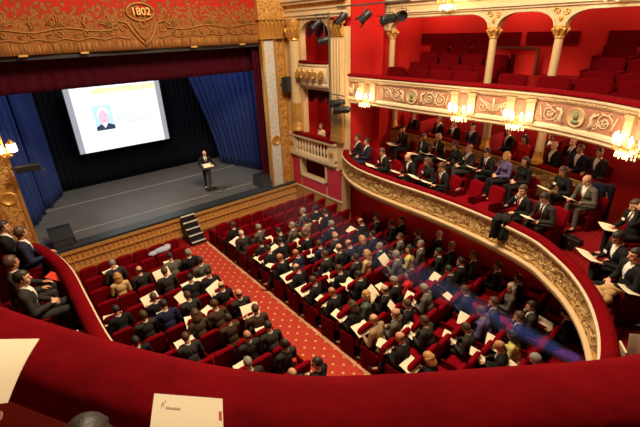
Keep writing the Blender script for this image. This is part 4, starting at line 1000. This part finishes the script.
D_['c'] = make_pose('hand_on_chin', .08, .25, .1, .05, (-.05, .30, .70), (.05, .20, 1.07), (.6, .7, 0), (-.3, -.2, 1), rup=(0, 1, .3), re=(.20, .24, .82), curl=1.0)
D_['h'] = make_pose('hand_on_temple', .10, .35, 0, .1, (-.115, .15, 1.17), (.10, .36, .71), (.15, -.25, 1), (-.3, 1, 0), lup=(-1, .3, 0), le=(-.22, .27, .90), curl=.7)
D_['s'] = make_pose('looking_aside', .02, .05, .65, 0, (-.12, .34, .68), (.11, .31, .69), (.2, 1, -.1), (-.3, 1, -.1))
D_['wf'] = make_pose('woman_seated', .0, .15, .1, 0, (-.06, .28, .69), (.07, .27, .71), (.8, .6, -.1), (-.8, .6, -.1), fem=True, curl=.8, knees=.08)
D_['wr'] = make_pose('woman_reading', .13, .55, -.05, 0, (-.12, .39, .72), (.12, .39, .72), (.35, 1, 0), (-.35, 1, 0), fem=True, knees=.09)
D_['ws'] = make_pose('woman_turned', .02, .1, .6, .04, (-.07, .30, .69), (.10, .30, .70), (.6, .8, -.1), (-.4, .9, -.1), fem=True, knees=.08)
D_['st'] = make_pose('standing', .05, .35, 0, 0, (-.17, .30, 1.12), (.17, .30, 1.12), (.3, 1, -.2), (-.3, 1, -.2), stand=True)
HAIRN = {'d': 'dark-haired', 'b': 'brown-haired', 'g': 'grey-haired', 'w': 'white-haired', 'y': 'blonde', 'r': 'ginger-haired', 'n': 'balding'}
rp = random.Random(11)
def person(pose, x, y, z, yaw, hair, jac, label, group=None, fem=False, at_head=True, badge=False, tie=None, scl=1.0):
    P = D_[pose]
    if at_head:
        o_ = Matrix.Rotation(yaw, 3, 'Z') @ Vector((P.headoff.x, P.headoff.y, 0)); x -= o_.x; y -= o_.y
    r = empty('person', (x, y, z), yaw); tag(r, label, 'person', group); r.scale = (scl,)*3
    inst('body', P.body, r, SKIN[rp.randrange(3) if hair != 'y' else 1])
    inst('jacket', P.jacket, r, CLOTHM[jac]); tr = 'K' if jac in 'XRPYJ' else ('C' if jac == 'T' else jac)
    inst('trousers', P.trousers, r, CLOTHM[tr])
    for sh in P.shoes: inst('shoe', sh, r)
    style = 'long' if P.fem else ('bald' if hair in 'nr' or (hair == 'w' and not P.fem) else 'short')
    hm = HAIR['b' if hair == 'n' else hair]
    inst('hair', HAIRME[style], r, hm, mtx=P.head)
    if not P.fem:
        inst('shirt', P.shirt, r)
        if P.tie and tie: inst('tie', P.tie, r, tie)
    if badge:
        MBX = badge_mesh(); inst('name_badge', MBX, r, loc=(.10, P.headoff.y + .105 - .03, P.headoff.z - .33))
    return r
_bm = []
def badge_mesh():
    if not _bm: _bm.append(MB().rbox((0, 0, 0), (.085, .012, .055), .004).mesh('name_badge', [M['white']]))
    return _bm[0]
# programmes in their hands
def sheet(wd, ln, bend, name):
    mb = MB(); n = 8; vs = []
    for s in (0, 1):
        for j in range(n+1):
            for i in range(n+1):
                u = i/n-.5; v = j/n-.5; vs.append((u*wd, v*ln, bend*(abs(u)*2)**1.2*.5 - bend*.6*v*v*2 + s*.004))
    m = n+1; f = [(j*m+i, j*m+i+1, (j+1)*m+i+1, (j+1)*m+i) for j in range(n) for i in range(n)]
    g = [tuple(k+m*m for k in reversed(q)) for q in f]
    rim = [(i, 0) for i in range(n)] + [(n, j) for j in range(n)] + [(n-i, n) for i in range(n)] + [(0, n-j) for j in range(n)]
    ids = [j*m+i for i, j in rim]
    h = [(ids[k], ids[(k+1) % len(ids)], ids[(k+1) % len(ids)]+m*m, ids[k]+m*m) for k in range(len(ids))]
    mb.add(vs, f+g+h); return mb.mesh(name, [M['paper']], 40)
SHEET = {'open': sheet(.44, .32, .04, 'programme_open'), 'leaf': sheet(.26, .34, .02, 'programme_leaf')}
PAPERP = {'r': (0, .55, .775, .40), 'r2': (.02, .55, .79, .40), 'R': (0, .47, .95, .85), 'wr': (0, .54, .775, .40), 'h': (.06, .46, .69, .2), 'st': (0, .5, 1.2, .3)}
def programme(p, pose, kind, label, group):
    P = PAPERP[pose]; m = p.matrix_basis @ Matrix.Translation((P[0]+rp.uniform(-.05, .05), P[1], P[2])) @ Matrix.Rotation(P[3], 4, 'X') @ Matrix.Rotation(rp.uniform(-.25, .25), 4, 'Z')
    o = bpy.data.objects.new('programme', SHEET[kind]); C.objects.link(o); o.matrix_basis = m; tag(o, label, 'paper', group); return o
PIT_BOX = [(3,5,1.55,11.83,'g','C','r',False), (4,5,1.47,11.02,'y','X','f',True), (4,4,2.05,11.05,'n','C','f',False), (4,2,2.97,11.08,'d','G','r',False), (5,3,2.56,10.37,'b','C','R',False), (6,4,1.92,9.41,'b','K','R',False), (4,1,3.46,10.95,'g','K','f',False), (5,1,3.57,10.35,'d','G','f',False), (6,2,2.87,9.6,'d','K','r',False), (6,1,3.42,9.47,'d','K','r',False), (7,1,3.44,8.7,'n','K','R',False), (7,3,2.61,8.88,'b','C','R',False), (8,1,3.63,8.07,'n','C','f',False), (8,2,2.97,8.06,'b','B','r',False), (6,6,1.15,9.51,'d','K','r',False), (7,5,1.47,8.81,'b','C','f',False), (7,4,1.99,8.84,'d','N','r',False), (8,6,1.08,8.08,'d','K','f',False), (9,4,1.96,7.4,'b','C','r',False), (8,3,2.44,7.93,'b','B','R',True), (9,2,2.92,7.34,'d','B','c',False), (9,1,3.62,7.19,'b','B','R',False), (10,2,3.01,6.52,'n','C','f',False), (10,1,3.55,6.5,'d','C','r',False), (11,1,3.47,5.77,'d','C','f',False), (12,1,3.69,4.86,'d','K','s',False), (12,2,3.21,5.01,'n','C','f',False), (11,3,2.62,5.8,'g','C','r',False)]
PIT_WIDE = [(3,1,5.45,11.75,'b','K','f',False), (4,1,5.39,11.06,'w','C','r',False), (4,2,6.02,11.09,'g','G','f',False), (5,3,6.41,10.32,'d','K','r',False), (5,1,5.59,9.91,'d','K','f',False), (6,2,6.06,9.62,'d','K','r',False), (5,4,6.93,10.35,'g','G','s',False), (6,1,5.45,9.45,'d','K','r',False), (4,6,7.95,11.08,'g','G','s',False), (6,4,6.82,9.42,'b','K','r',False), (7,2,5.96,8.69,'r','N','r',False), (5,5,7.5,10.41,'d','T','f',False), (4,7,8.16,10.91,'d','K','f',False), (5,7,8.53,10.5,'d','K','r',False), (6,6,7.96,9.43,'g','N','f',False), (7,5,7.55,8.87,'w','C','f',False), (7,4,6.8,8.64,'b','N','r',False), (7,8,8.9,8.95,'n','K','r',False), (7,9,9.53,9.1,'d','K','s',False), (8,7,8.55,8.09,'d','N','f',False), (8,6,8.01,7.99,'y','N','f',True), (8,5,7.51,8.06,'n','N','r',False), (8,4,7.07,8.12,'n','C','f',False), (9,6,8.13,7.5,'g','N','s',False), (8,3,6.53,8.04,'b','C','c',False), (9,5,7.48,7.26,'y','X','f',True), (9,4,7.05,7.34,'d','C','f',False), (7,1,5.43,8.8,'r','K','r',False), (8,1,5.51,7.97,'n','K','r',False), (9,1,5.63,7.14,'b','K','r',False), (9,3,6.29,7.12,'b','K','r',False), (10,1,5.57,6.39,'r','K','r',False), (10,3,6.69,6.59,'d','K','r',False), (10,6,8.08,6.63,'g','G','R',False), (10,7,8.6,6.63,'d','Y','s',True), (9,8,9.05,7.4,'b','G','s',False), (11,4,7.03,5.79,'g','K','r',False), (11,3,6.52,5.66,'n','K','R',False), (11,5,7.55,5.75,'d','R','s',True), (11,2,6.2,5.83,'y','J','s',True), (8,9,9.58,8.34,'b','K','c',False), (8,10,9.98,8.16,'d','K','s',False), (9,9,9.61,7.05,'b','K','f',False), (10,8,9.25,6.8,'g','G','s',False), (10,10,10.08,6.8,'g','K','s',False), (11,8,9.16,6.04,'d','K','c',False), (11,9,9.74,6.06,'g','K','s',False), (12,9,9.83,5.34,'b','C','s',False), (12,8,9.2,5.24,'d','K','c',False), (13,9,9.64,4.43,'d','K','s',False), (12,5,7.27,5.06,'g','G','r',False), (12,3,6.67,4.93,'b','K','R',False), (12,2,6.14,4.87,'n','G','f',False), (12,7,8.55,5.15,'d','K','r',False), (13,6,8.21,4.35,'b','N','r',False), (11,1,5.52,5.55,'b','K','r',True), (12,1,5.65,4.94,'r','T','r',False), (13,1,5.58,4.14,'r','K','r',False), (13,3,6.31,4.27,'b','C','r',False), (14,4,6.78,3.46,'b','C','r',False), (14,1,5.51,3.22,'y','K','r',True), (14,8,8.83,3.73,'w','G','s',True), (14,9,9.4,3.74,'d','K','c',False), (14,6,8.19,3.59,'b','C','c',False), (14,5,7.86,3.58,'b','P','r',False), (15,6,7.99,2.92,'b','N','c',False), (15,7,8.66,2.97,'d','C','c',False), (16,8,8.88,2.35,'d','K','r',False), (15,5,7.35,2.74,'d','Y','r',True), (15,4,6.76,2.67,'r','K','r',False), (16,4,7.16,2.08,'g','K','r',False)]
FRONT_ROW = [(10.45,10.72,'d','K','f',False), (10.3,10.1,'d','N','f',False), (9.75,8.81,'b','K','r',False), (9.86,7.81,'n','K','r',False), (9.94,7.13,'b','K','r',True), (9.78,6.51,'b','K','r',False), (9.65,4.06,'b','K','c',False), (9.56,3.49,'d','C','r',False), (8.57,1.7,'d','K','r',False), (8.03,1.29,'d','K','f',False)]
SECOND_ROW = [(11.91,9.8,'d','K','h',False), (11.51,8.53,'d','K','h',False), (11.87,8.15,'g','K','h',False), (11.41,7.17,'b','K','r',True), (11.36,6.64,'n','C','f',False), (11.33,6.01,'d','K','r',False), (11.37,5.44,'y','P','f',True), (11.25,4.82,'d','K','f',True), (11.14,3.77,'b','K','r',True), (10.88,3.11,'r','G','r',False), (9.91,1.85,'b','K','h',False)]
LOGE = [(13.41,10.5,'b','K','s',False), (13.4,9.25,'b','K','f',False), (13.2,8.43,'b','K','c',False), (12.9,7.51,'d','N','s',False), (13.4,6.47,'d','K','f',False), (12.59,5.55,'d','R','f',True), (13.62,5.16,'b','K','f',False), (12.58,4.66,'w','K','f',False), (13.36,4.44,'n','K','f',False), (12.71,4.0,'b','N','f',False), (12.65,3.49,'d','C','s',False)]
NEAR_BOX = [(-0.46,10.44,'d','K','f',False), (-0.2,9.83,'b','N','s',False), (-0.46,8.46,'b','C','s',False), (-0.36,7.71,'d','C','f',False), (-0.45,6.03,'g','B','r',False)]
SEAT_ROWS = {('b', 1): [1, 2, 3, 4, 5, 6], ('w', 1): [1, 2, 3, 4, 5, 6, 7, 8, 9, 10], ('b', 2): [1, 2, 3, 4, 5, 6], ('w', 2): [1, 2, 3, 4, 5, 6, 7, 8, 9, 10], ('b', 3): [1, 2, 3, 4, 5, 6], ('w', 3): [1, 2, 3, 4, 5, 6, 7, 8, 9, 10], ('b', 4): [1, 2, 3, 4, 5, 6], ('w', 4): [1, 2, 3, 4, 5, 6, 7, 8, 9, 10], ('b', 5): [1, 2, 3, 4, 5, 6], ('w', 5): [1, 2, 3, 4, 5, 6, 7, 8, 9, 10], ('b', 6): [1, 2, 3, 4, 5, 6], ('w', 6): [1, 2, 3, 4, 5, 6, 7, 8, 9, 10], ('b', 7): [1, 2, 3, 4, 5, 6], ('w', 7): [1, 2, 3, 4, 5, 6, 7, 8, 9, 10], ('b', 8): [1, 2, 3, 4, 5, 6], ('w', 8): [1, 2, 3, 4, 5, 6, 7, 8, 9, 10], ('b', 9): [1, 2, 3, 4], ('w', 9): [1, 2, 3, 4, 5, 6, 7, 8, 9, 10], ('b', 10): [1, 2, 3], ('w', 10): [1, 2, 3, 4, 5, 6, 7, 8, 9, 10], ('b', 11): [1, 2, 3], ('w', 11): [1, 2, 3, 4, 5, 6, 7, 8, 9, 10], ('b', 12): [1, 2], ('w', 12): [1, 2, 3, 4, 5, 6, 7, 8, 9, 10], ('w', 13): [1, 2, 3, 4, 5, 6, 7, 8, 9, 10], ('w', 14): [1, 2, 3, 4, 5, 6, 7, 8, 9, 10], ('w', 15): [3, 4, 5, 6, 7, 8, 9], ('w', 16): [4, 5, 6, 7, 8]}
# ------------------------------------------------------------------ the audience in the pit
def row_y(k): return 13.22 - .743*(k-1)
def seat_x(blk, i): return 3.58 - .52*(i-1) if blk == 'b' else 5.43 + .52*(i-1)
taken = {('b', p[0], p[1]) for p in PIT_BOX} | {('w', p[0], p[1]) for p in PIT_WIDE}
def where(blk, k, i): return f"{ORD[i]} from the aisle, {ORD[k]} row back, {'box' if blk == 'b' else 'balcony'} side"
for (blk, k), ii in SEAT_ROWS.items():
    for i in ii:
        if seat_x(blk, i) > 9.9 and k <= 4: continue
        e = 'occupied' if (blk, k, i) in taken else 'empty'
        end = i == 1 or i == max(ii) or (i-1) not in ii
        s = place_seat(seat_x(blk, i), row_y(k) - .15, 0, 0 if blk == 'b' else .10, f"{e} red velvet seat, {where(blk, k, i)}", 'red velvet seats in the pit', both=(i == 1))
        if blk == 'b' and i > 1:
            pass
def tie_for(hair, jac): return rp.choice([None, None, M['tie'], M['tie_red'], M['tie']])
ACT = {'r': 'reading', 'r2': 'reading, legs crossed', 'R': 'holding pages up', 'f': 'hands folded', 'f2': 'legs crossed', 'c': 'chin on hand', 'h': 'hand at temple', 's': 'looking aside',
       'wf': 'hands folded', 'wr': 'reading', 'ws': 'looking aside'}
def choose(pose, fem, n):
    if fem: return {'r': 'wr', 'R': 'wr', 'f': 'wf', 's': 'ws', 'c': 'ws', 'h': 'wr'}[pose]
    if pose == 'r' and n % 3 == 2: return 'r2'
    if pose == 'f' and n % 3 == 1: return 'f2'
    return pose
def garment(j, fem): return CLOTH[j][0] + (' top' if fem else ' suit')
n = 0
def clamp(v, a): return max(-a, min(a, v))
for blk, L in (('b', PIT_BOX), ('w', PIT_WIDE)):
    for k, i, hx, hy, hair, jac, ps, fem in L:
        n += 1; q = choose(ps, fem, n); P = D_[q]
        yaw = rp.uniform(-.14, .14) + (.04 if blk == 'b' else .30) + (.15 if q in ('s', 'ws') else 0)
        ho = Matrix.Rotation(yaw, 3, 'Z') @ Vector((P.headoff.x, P.headoff.y, 0)); sy = row_y(k) - .13
        x = seat_x(blk, i) + clamp(hx - ho.x - seat_x(blk, i), .09); y = sy + clamp(hy - ho.y - sy, .12)
        wh = where(blk, k, i)
        g = 'woman' if fem else 'man'
        p = person(q, x, y, 0, yaw, hair, jac, f"{HAIRN[hair]} {g} in {garment(jac, fem)}, {wh}", 'audience in the pit', fem, at_head=False, tie=tie_for(hair, jac), scl=rp.uniform(1.0, 1.06))
        if q in PAPERP:
            kind = 'leaf' if (q in ('r2', 'h') or n % 4 == 0) else 'open'
            programme(p, q, kind, f"cream programme held by the {g} {where(blk, k, i)}", 'programmes read in the pit')
tag(MB().ell((3.15, 12.43, .86), (.30, .14, .10)).ell((2.85, 12.42, .84), (.16, .12, .08)).ell((3.35, 12.5, .88), (.12, .1, .09)).build('scarf', mat('checked_blue_white', (.42, .44, .55), .9, var=.8, vscale=22), smooth=180), 'bluish checked scarf heaped on an empty seat back near the stage steps', 'scarf')

# ------------------------------------------------------------------ first balcony
def yaw_of(dx, dy): return math.atan2(-dx, dy)
def place_row(L, z, face, rowname, ref, group, seatgroup, tone=None, badge=True):
    srt = sorted(L, key=lambda t: -t[1])
    for n_, (hx, hy, hair, jac, ps, fem) in enumerate(srt):
        q = choose(ps, fem, n_); dx, dy = face(hx, hy); yw = yaw_of(dx, dy)
        g = 'woman' if fem else 'man'; wh = f"{ORD[n_+1]} person from {ref} in the {rowname}"
        p = person(q, hx, hy, z, yw, hair, jac, f"{HAIRN[hair]} {g} in {CLOTH[jac][0]}, {wh}", group, fem, tie=tie_for(hair, jac), badge=badge and n_ % 2 == 0, scl=1.08 if 'curtain' not in rowname else 1.15)
        r = p.location
        place_seat(r.x, r.y, z, yw, f"red seat under the {ORD[n_+1]} person from {ref} in the {rowname}", seatgroup, both=True, sz=.84 if 'second' in rowname else 1)
        if q in PAPERP: programme(p, q, 'leaf' if n_ % 2 else 'open', f"programme of the {ORD[n_+1]} person from {ref} in the {rowname}", 'programmes in the balcony')
place_row(FRONT_ROW, 2.27, lambda x, y: (-1, .42) if y > 2.5 else (-1, .95), 'balcony front row', 'the stage box', 'people in the balcony front row', 'balcony front row seats')
place_row(SECOND_ROW, 2.48, lambda x, y: (-1, .45) if y > 2.5 else (-1, .9), 'balcony second row', 'the stage box', 'people in the balcony second row', 'balcony second row seats')
def part_x(y):
    for (p, _), (q, _) in zip(PP, PP[1:]):
        if (p.y - y)*(q.y - y) <= 0: return p.x + (q.x - p.x)*((y - p.y)/(q.y - p.y) if q.y != p.y else 0)
    return PP[-1][0].x
LOGE = [(max(t[0]*1.024, part_x(t[1]) + .80), t[1]*max(1.024, (part_x(t[1]) + .80)/t[0])) + t[2:] for t in LOGE]
place_row(LOGE, 2.62, lambda x, y: (-1, .35), 'loges', 'the stage box', 'people in the loges', 'loge seats', badge=False)
place_row(NEAR_BOX, 2.27, lambda x, y: (1, -.08), 'balcony by the curtain', 'the stage', 'people in the balcony by the blue curtain', 'seats in the balcony by the blue curtain', badge=False)
for n_, (x, y) in enumerate(((10.05, 5.75), (10.0, 5.1))):
    place_seat(x, y, 2.27, yaw_of(-1, .25), f"empty red velvet balcony front row seat, {ORD[n_+1]} past the black briefcase", 'balcony front row seats', both=True)
for n_, (x, y) in enumerate(((10.75, 2.35), (10.35, 2.62))):
    pass
# woman in the lower stage box
p = person('ws', 10.62, 13.1, 2.42, yaw_of(-1, .1), 'b', 'S', 'woman in a pale beige blouse sitting alone in the lower stage box', None, True)
r = p.location; place_seat(r.x, r.y, 2.42, yaw_of(-1, .1), 'red seat under the woman in the lower stage box', 'stage box seats', both=True)
# speaker at the lectern
person('st', 6.72, 16.42, 1.0, PI - .12, 'n', 'K', 'man in a black suit standing at the lectern on the stage', None, at_head=False, tie=M['tie'])

# bags and coats
def briefcase(loc, yaw, sz, label):
    r = empty('briefcase', loc, yaw); tag(r, label, 'bag', 'black briefcases')
    mb = MB(); w_, d_, h_ = sz; mb.rbox((0, 0, h_/2), (w_, d_, h_), .03, seg=3); mb.build('body', M['leather'], r, smooth=40)
    mb = MB(); mb.prism([(-w_*.49, 0), (w_*.49, 0), (w_*.47, .16), (-w_*.47, .16)], 0, .012, Matrix(((1, 0, 0, 0), (0, 0, -1, -d_/2 - .001), (0, 1, 0, h_-.16), (0, 0, 0, 1)))); mb.build('flap', M['leather'], r)
    MB().rbox((0, -d_/2 - .014, h_-.14), (.05, .012, .04), .004).build('buckle', M['silver'], r)
    MB().tube([(-.09, 0, h_-.01), (-.08, 0, h_+.05), (.08, 0, h_+.05), (.09, 0, h_-.01)], .011, 8).build('handle', M['leather'], r, smooth=60)
briefcase((10.05, 6.08, 2.28), yaw_of(-1, .25) + PI, (.44, .16, .34), 'black briefcase with papers standing in the balcony front row, by two empty seats')
tag(MB().box((0, 0, 0), (.24, .012, .32), m=Matrix.Rotation(.3, 4, 'X')).build('envelope', M['paper'], loc=(10.10, 6.14, 2.78)), 'pale sheet of paper sticking out behind the black briefcase', 'paper')
briefcase((10.02, 2.86, 2.28), yaw_of(-1, .2) + PI, (.46, .18, .32), 'black briefcase on the floor before the grey-suited man of the second row')
def coat(name, loc, yaw, wd, top, low, m, label, seed=0):
    """coat thrown over a rail: two hanging sides and the fold over the top, with creases"""
    r = empty(name, loc, yaw); tag(r, label, 'coat')
    mb = MB(); nu, prof = 16, []
    for k in range(9): prof.append((-.10 - .02*math.sin(k), low + (top-low)*k/8*.97))
    prof += [(-.07, top+.02), (.05, top+.05), (.17, top+.02), (.22, top-.06), (.23, top-.2), (.24, top-.35)]
    vs = []
    for j, (o_, z) in enumerate(prof):
        for i in range(nu+1):
            u = (i/nu-.5); sq = 1 - .18*abs(u)*(j/len(prof)); k = noise.noise(Vector((u*5, z*2.2, seed)))
            vs.append((u*wd*sq + .02*k, o_ + .045*k + .03*math.sin(u*17+seed), z + (.06*noise.noise(Vector((u*6, 9, seed))) if j < 2 else 0)))
    mb.add(vs, [(j*(nu+1)+i, j*(nu+1)+i+1, (j+1)*(nu+1)+i+1, (j+1)*(nu+1)+i) for j in range(len(prof)-1) for i in range(nu)])
    o = mb.build('cloth', m, r, smooth=180); so = o.modifiers.new('t', 'SOLIDIFY'); so.thickness = .03
    mb = MB(); mb.tube([(-wd*.3, -.12, top-.02), (-wd*.36, -.15, top-.2), (-wd*.30, -.14, low+.1)], [.05, .06, .045], 10); o = mb.build('sleeve', m, r, smooth=60)
    return r
coat('coat', (8.62, 3.98, 0), math.atan2(1, .2) * -1 + .05, .36, 3.20, 2.66, CLOTHM['K'], 'black coat hanging over the red velvet balcony rail', 1)
coat('coat', (11.48, 2.92, 0), -1.25, .55, 3.52, 2.66, CLOTHM['N'], 'dark blue coat draped over the end of the gilded partition', 4)
tag(MB().ell((7.32, 1.50, 3.02), (.20, .17, .10), Matrix.Rotation(.5, 4, 'Z') @ Matrix.Rotation(.25, 4, 'X')).ell((7.46, 1.40, 3.05), (.22, .14, .08)).ell((7.28, 1.36, 2.99), (.12, .10, .09)).tube([(7.2, 1.6, 3.0), (7.34, 1.5, 3.08), (7.5, 1.36, 3.09), (7.58, 1.2, 3.04)], [.05, .07, .06, .04], 10).build('folded_coat', mat('tan_raincoat', (.50, .29, .11), .85, bump=.5, bscale=14, var=.15), smooth=180), 'tan raincoat folded on a lap beside the curve of the balcony rail', 'coat')
pp = person('r', 8.05, .62, 2.27, yaw_of(-.8, .6), 'd', 'K', 'person in black with a tan raincoat and white paper on the lap', 'people in the balcony front row')
place_seat(pp.location.x, pp.location.y, 2.27, yaw_of(-.8, .6), 'red velvet seat under the person with the tan raincoat', 'balcony front row seats', both=True)
o = bpy.data.objects.new('programme', SHEET['leaf']); C.objects.link(o); o.location = (7.76, 1.16, 3.04); o.rotation_euler = (.35, -.15, 1.0); tag(o, 'white programme lying next to the tan raincoat', 'paper', 'programmes in the balcony')
o = bpy.data.objects.new('programme', SHEET['leaf']); C.objects.link(o); o.location = (6.12, .62, 3.16); o.rotation_euler = (1.25, .0, -.95); tag(o, 'white sheet standing upright behind the velvet rail of the lower balcony', 'paper', 'programmes in the balcony')
tag(MB().rbox((5.84, .70, 3.12), (.24, .03, .30), .008, Matrix.Rotation(.6, 4, 'Z') @ Matrix.Rotation(-.3, 4, 'X')).build('folder', mat('cream_card', (.62, .50, .28), .5)), 'cream card folder leaning behind the velvet rail of the lower balcony', 'folder')

# ------------------------------------------------------------------ empty seats of the second balcony
fy = [9.9 - .93*k for k in range(4)] + [5.7] + [4.6 - .93*k for k in range(4)]
for n_, y in enumerate(fy):
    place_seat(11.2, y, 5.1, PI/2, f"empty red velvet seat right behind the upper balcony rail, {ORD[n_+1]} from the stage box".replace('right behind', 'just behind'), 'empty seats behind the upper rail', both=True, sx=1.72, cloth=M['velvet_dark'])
for ri, (x, z) in enumerate(((12.95, 5.1), (13.55, 5.42), (14.2, 5.75))):
    nm = ('low', 'middle', 'top')[ri]
    for bay_, ys_ in (('wide bay', [10.3 - .93*k for k in range(4)]), ('bay past the doorway', [4.2 - .93*k for k in range(5)])):
        for n_, y in enumerate(ys_):
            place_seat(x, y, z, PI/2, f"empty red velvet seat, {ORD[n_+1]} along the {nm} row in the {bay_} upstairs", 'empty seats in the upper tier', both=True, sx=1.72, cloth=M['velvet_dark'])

# ------------------------------------------------------------------ neighbours of the camera in the second balcony
fd = Vector((.35, .94)).normalized()
poly_floor('floor_upper_step', [(-3.2, -2.2), (3.4, -2.2), (2.6, -1.6), (.6, .0), (-.9, 1.6), (-2.0, 5), (-3.2, 5)], 5.45, M['carpet_dark'], .34)
def near_person(pose, x, y, z, hair, jac, label, at_head=True):
    p = person(pose, x, y, z, yaw_of(fd.x, fd.y), hair, jac, label, 'people at the near rail', at_head=at_head)
    place_seat(p.location.x, p.location.y, z, yaw_of(fd.x, fd.y), 'seat of the ' + label, 'upper balcony seats at the near rail', both=True); return p
near_person('f', -.06, 1.195, 4.88, 'd', 'C', 'dark-haired person just behind the velvet rail, beside the loose programme')
near_person('R', -.55, 1.0, 5.45, 'd', 'B', 'person in brown holding the big cream sheet over the rail', at_head=False)
near_person('R', .0, .18, 5.45, 'd', 'K', 'person in black holding up the printed programme', at_head=False)
M['paper_near'] = M['paper']
def near_sheet(c4, label, marks):
    """slightly curved A4 sheet through four corner points: far-near, near side"""
    a, b, d, e = [Vector(q) for q in c4]      # far one, far two, near two, near one
    nrm = (b-a).cross(e-a).normalized()
    if nrm.z < 0: nrm = -nrm
    mb = MB(); n = 10; vs = []
    for s_ in (0, 1):
        for j in range(n+1):
            for i in range(n+1):
                u, v = i/n, j/n; p = a.lerp(b, u).lerp(e.lerp(d, u), v) + nrm*(.012*math.sin(PI*v) - s_*.003); vs.append(p)
    m = n+1; f = [(j*m+i, j*m+i+1, (j+1)*m+i+1, (j+1)*m+i) for j in range(n) for i in range(n)]; g = [tuple(k+m*m for k in reversed(q)) for q in f]
    rim = [(i, 0) for i in range(n)] + [(n, j) for j in range(n)] + [(n-i, n) for i in range(n)] + [(0, n-j) for j in range(n)]
    ids = [j*m+i for i, j in rim]; h = [(ids[k], ids[(k+1) % len(ids)], ids[(k+1) % len(ids)]+m*m, ids[k]+m*m) for k in range(len(ids))]
    mb.add(vs, f+g+h); o = mb.build('programme', M['paper'], smooth=40); tag(o, label, 'paper', 'programmes at the near rail')
    if marks:
        def on(u, v, up=.0016): return a.lerp(b, u).lerp(e.lerp(d, u), v) + nrm*(.012*math.sin(PI*v) + up)
        def quad(mb, u0, u1, v0, v1): mb.add([on(u0, v0), on(u1, v0), on(u1, v1), on(u0, v1)], [(0, 1, 2, 3)])
        t = MB(); rn = random.Random(2); u = .20
        while u < .40: w_ = rn.uniform(.008, .02); quad(t, u, u+w_, .135, .150); u += w_+.006
        for u, v in ((.13, .10), (.145, .085), (.155, .11), (.175, .07), (.125, .125)): quad(t, u, u+.014, v, v+.012)
        t.build('printed_logo', M['ink'], o)
        t = MB(); quad(t, .945, .985, .14, .62); t.build('red_strip', M['paper_red'], o)
    return o
near_sheet([(.140, .980, 6.40), (.283, .832, 6.40), (.155, .565, 6.34), (.010, .705, 6.34)], 'cream printed programme with a small logo and red strip held near the rail', True)
near_sheet([(-.31, 1.70, 6.38), (-.090, 1.515, 6.38), (-.205, 1.28, 6.36), (-.44, 1.43, 6.36)], 'large blank cream sheet held out over the velvet rail', False)
tag(MB().box((0, 0, 0), (.22, .30, .012), m=Matrix.Rotation(.9, 4, 'Z') @ Matrix.Rotation(.35, 4, 'X')).build('red_folder', M['paper_red'], loc=(.10, 8.72, 3.00)), 'red folder held in the balcony beside the blue curtain', 'folder')
# ------------------------------------------------------------------ the projector on the balcony front and its beam through the hazy air
pj = empty('video_projector', (5.52, .62, 2.84), 0); tag(pj, 'black video projector on the balcony front, throwing the blue beam', 'projector')
MB().rbox((0, 0, 0), (.34, .42, .16), .03).build('cabinet', M['black'], pj); MB().lathe([(.05, 0), (.055, .08), (.045, .08), (.04, .06)], (0, .21, .02), 14, Matrix.Rotation(-PI/2, 4, 'X')).build('lens', M['grey_metal'], pj, smooth=50)
src = Vector((5.52, .93, 2.90)); dst = Vector((4.58, 19.9, 4.04)); dv = (dst - src); q = dv.to_track_quat('Z', 'Y').to_matrix().to_4x4()
hz = MB(); vs = []
Ln = dv.length*.7
for d_, r_ in ((0, .10), (Ln, .10 + Ln*.058)):
    for k in range(20): vs.append(Matrix.Translation(src) @ q @ Vector((r_*1.1*math.cos(2*PI*k/20), r_*.85*math.sin(2*PI*k/20), d_)))
hz.add(vs, [(k, (k+1) % 20, 20+(k+1) % 20, 20+k) for k in range(20)] + [tuple(range(19, -1, -1)), tuple(range(20, 40))])
hm = bpy.data.materials.new('thin_haze'); hm.use_nodes = True; nt = hm.node_tree; nt.nodes.remove(nt.nodes['Principled BSDF'])
vo = nt.nodes.new('ShaderNodeVolumeScatter'); vo.inputs['Color'].default_value = (.75, .85, 1, 1); vo.inputs['Density'].default_value = .09; vo.inputs['Anisotropy'].default_value = .2
nt.links.new(vo.outputs[0], nt.nodes['Material Output'].inputs['Volume'])
# the haze thins out with distance from the projector
tcx = nt.nodes.new('ShaderNodeTexCoord'); sb = nt.nodes.new('ShaderNodeVectorMath'); sb.operation = 'SUBTRACT'; nt.links.new(tcx.outputs['Object'], sb.inputs[0]); sb.inputs[1].default_value = src
dt = nt.nodes.new('ShaderNodeVectorMath'); dt.operation = 'DOT_PRODUCT'; nt.links.new(sb.outputs[0], dt.inputs[0]); dt.inputs[1].default_value = dv.normalized()/Ln
def mth_(op, a, b):
    n_ = nt.nodes.new('ShaderNodeMath'); n_.operation = op
    for i_, q_ in enumerate((a, b)):
        if isinstance(q_, (int, float)): n_.inputs[i_].default_value = q_
        else: nt.links.new(q_, n_.inputs[i_])
    return n_.outputs[0]
fo = mth_('MULTIPLY', mth_('POWER', mth_('MAXIMUM', mth_('SUBTRACT', 1.0, dt.outputs['Value']), 0.0), 2.5), .15)
nt.links.new(fo, vo.inputs['Density'])
tag(hz.build('haze', hm), 'hazy air lit blue along the projector beam over the pit', 'haze', kind='stuff')
light('projector_beam_light', 'SPOT', src - dv.normalized()*.02, 1700, (.13, .26, 1), .08, dst, spot_size=.15, spot_blend=.5)
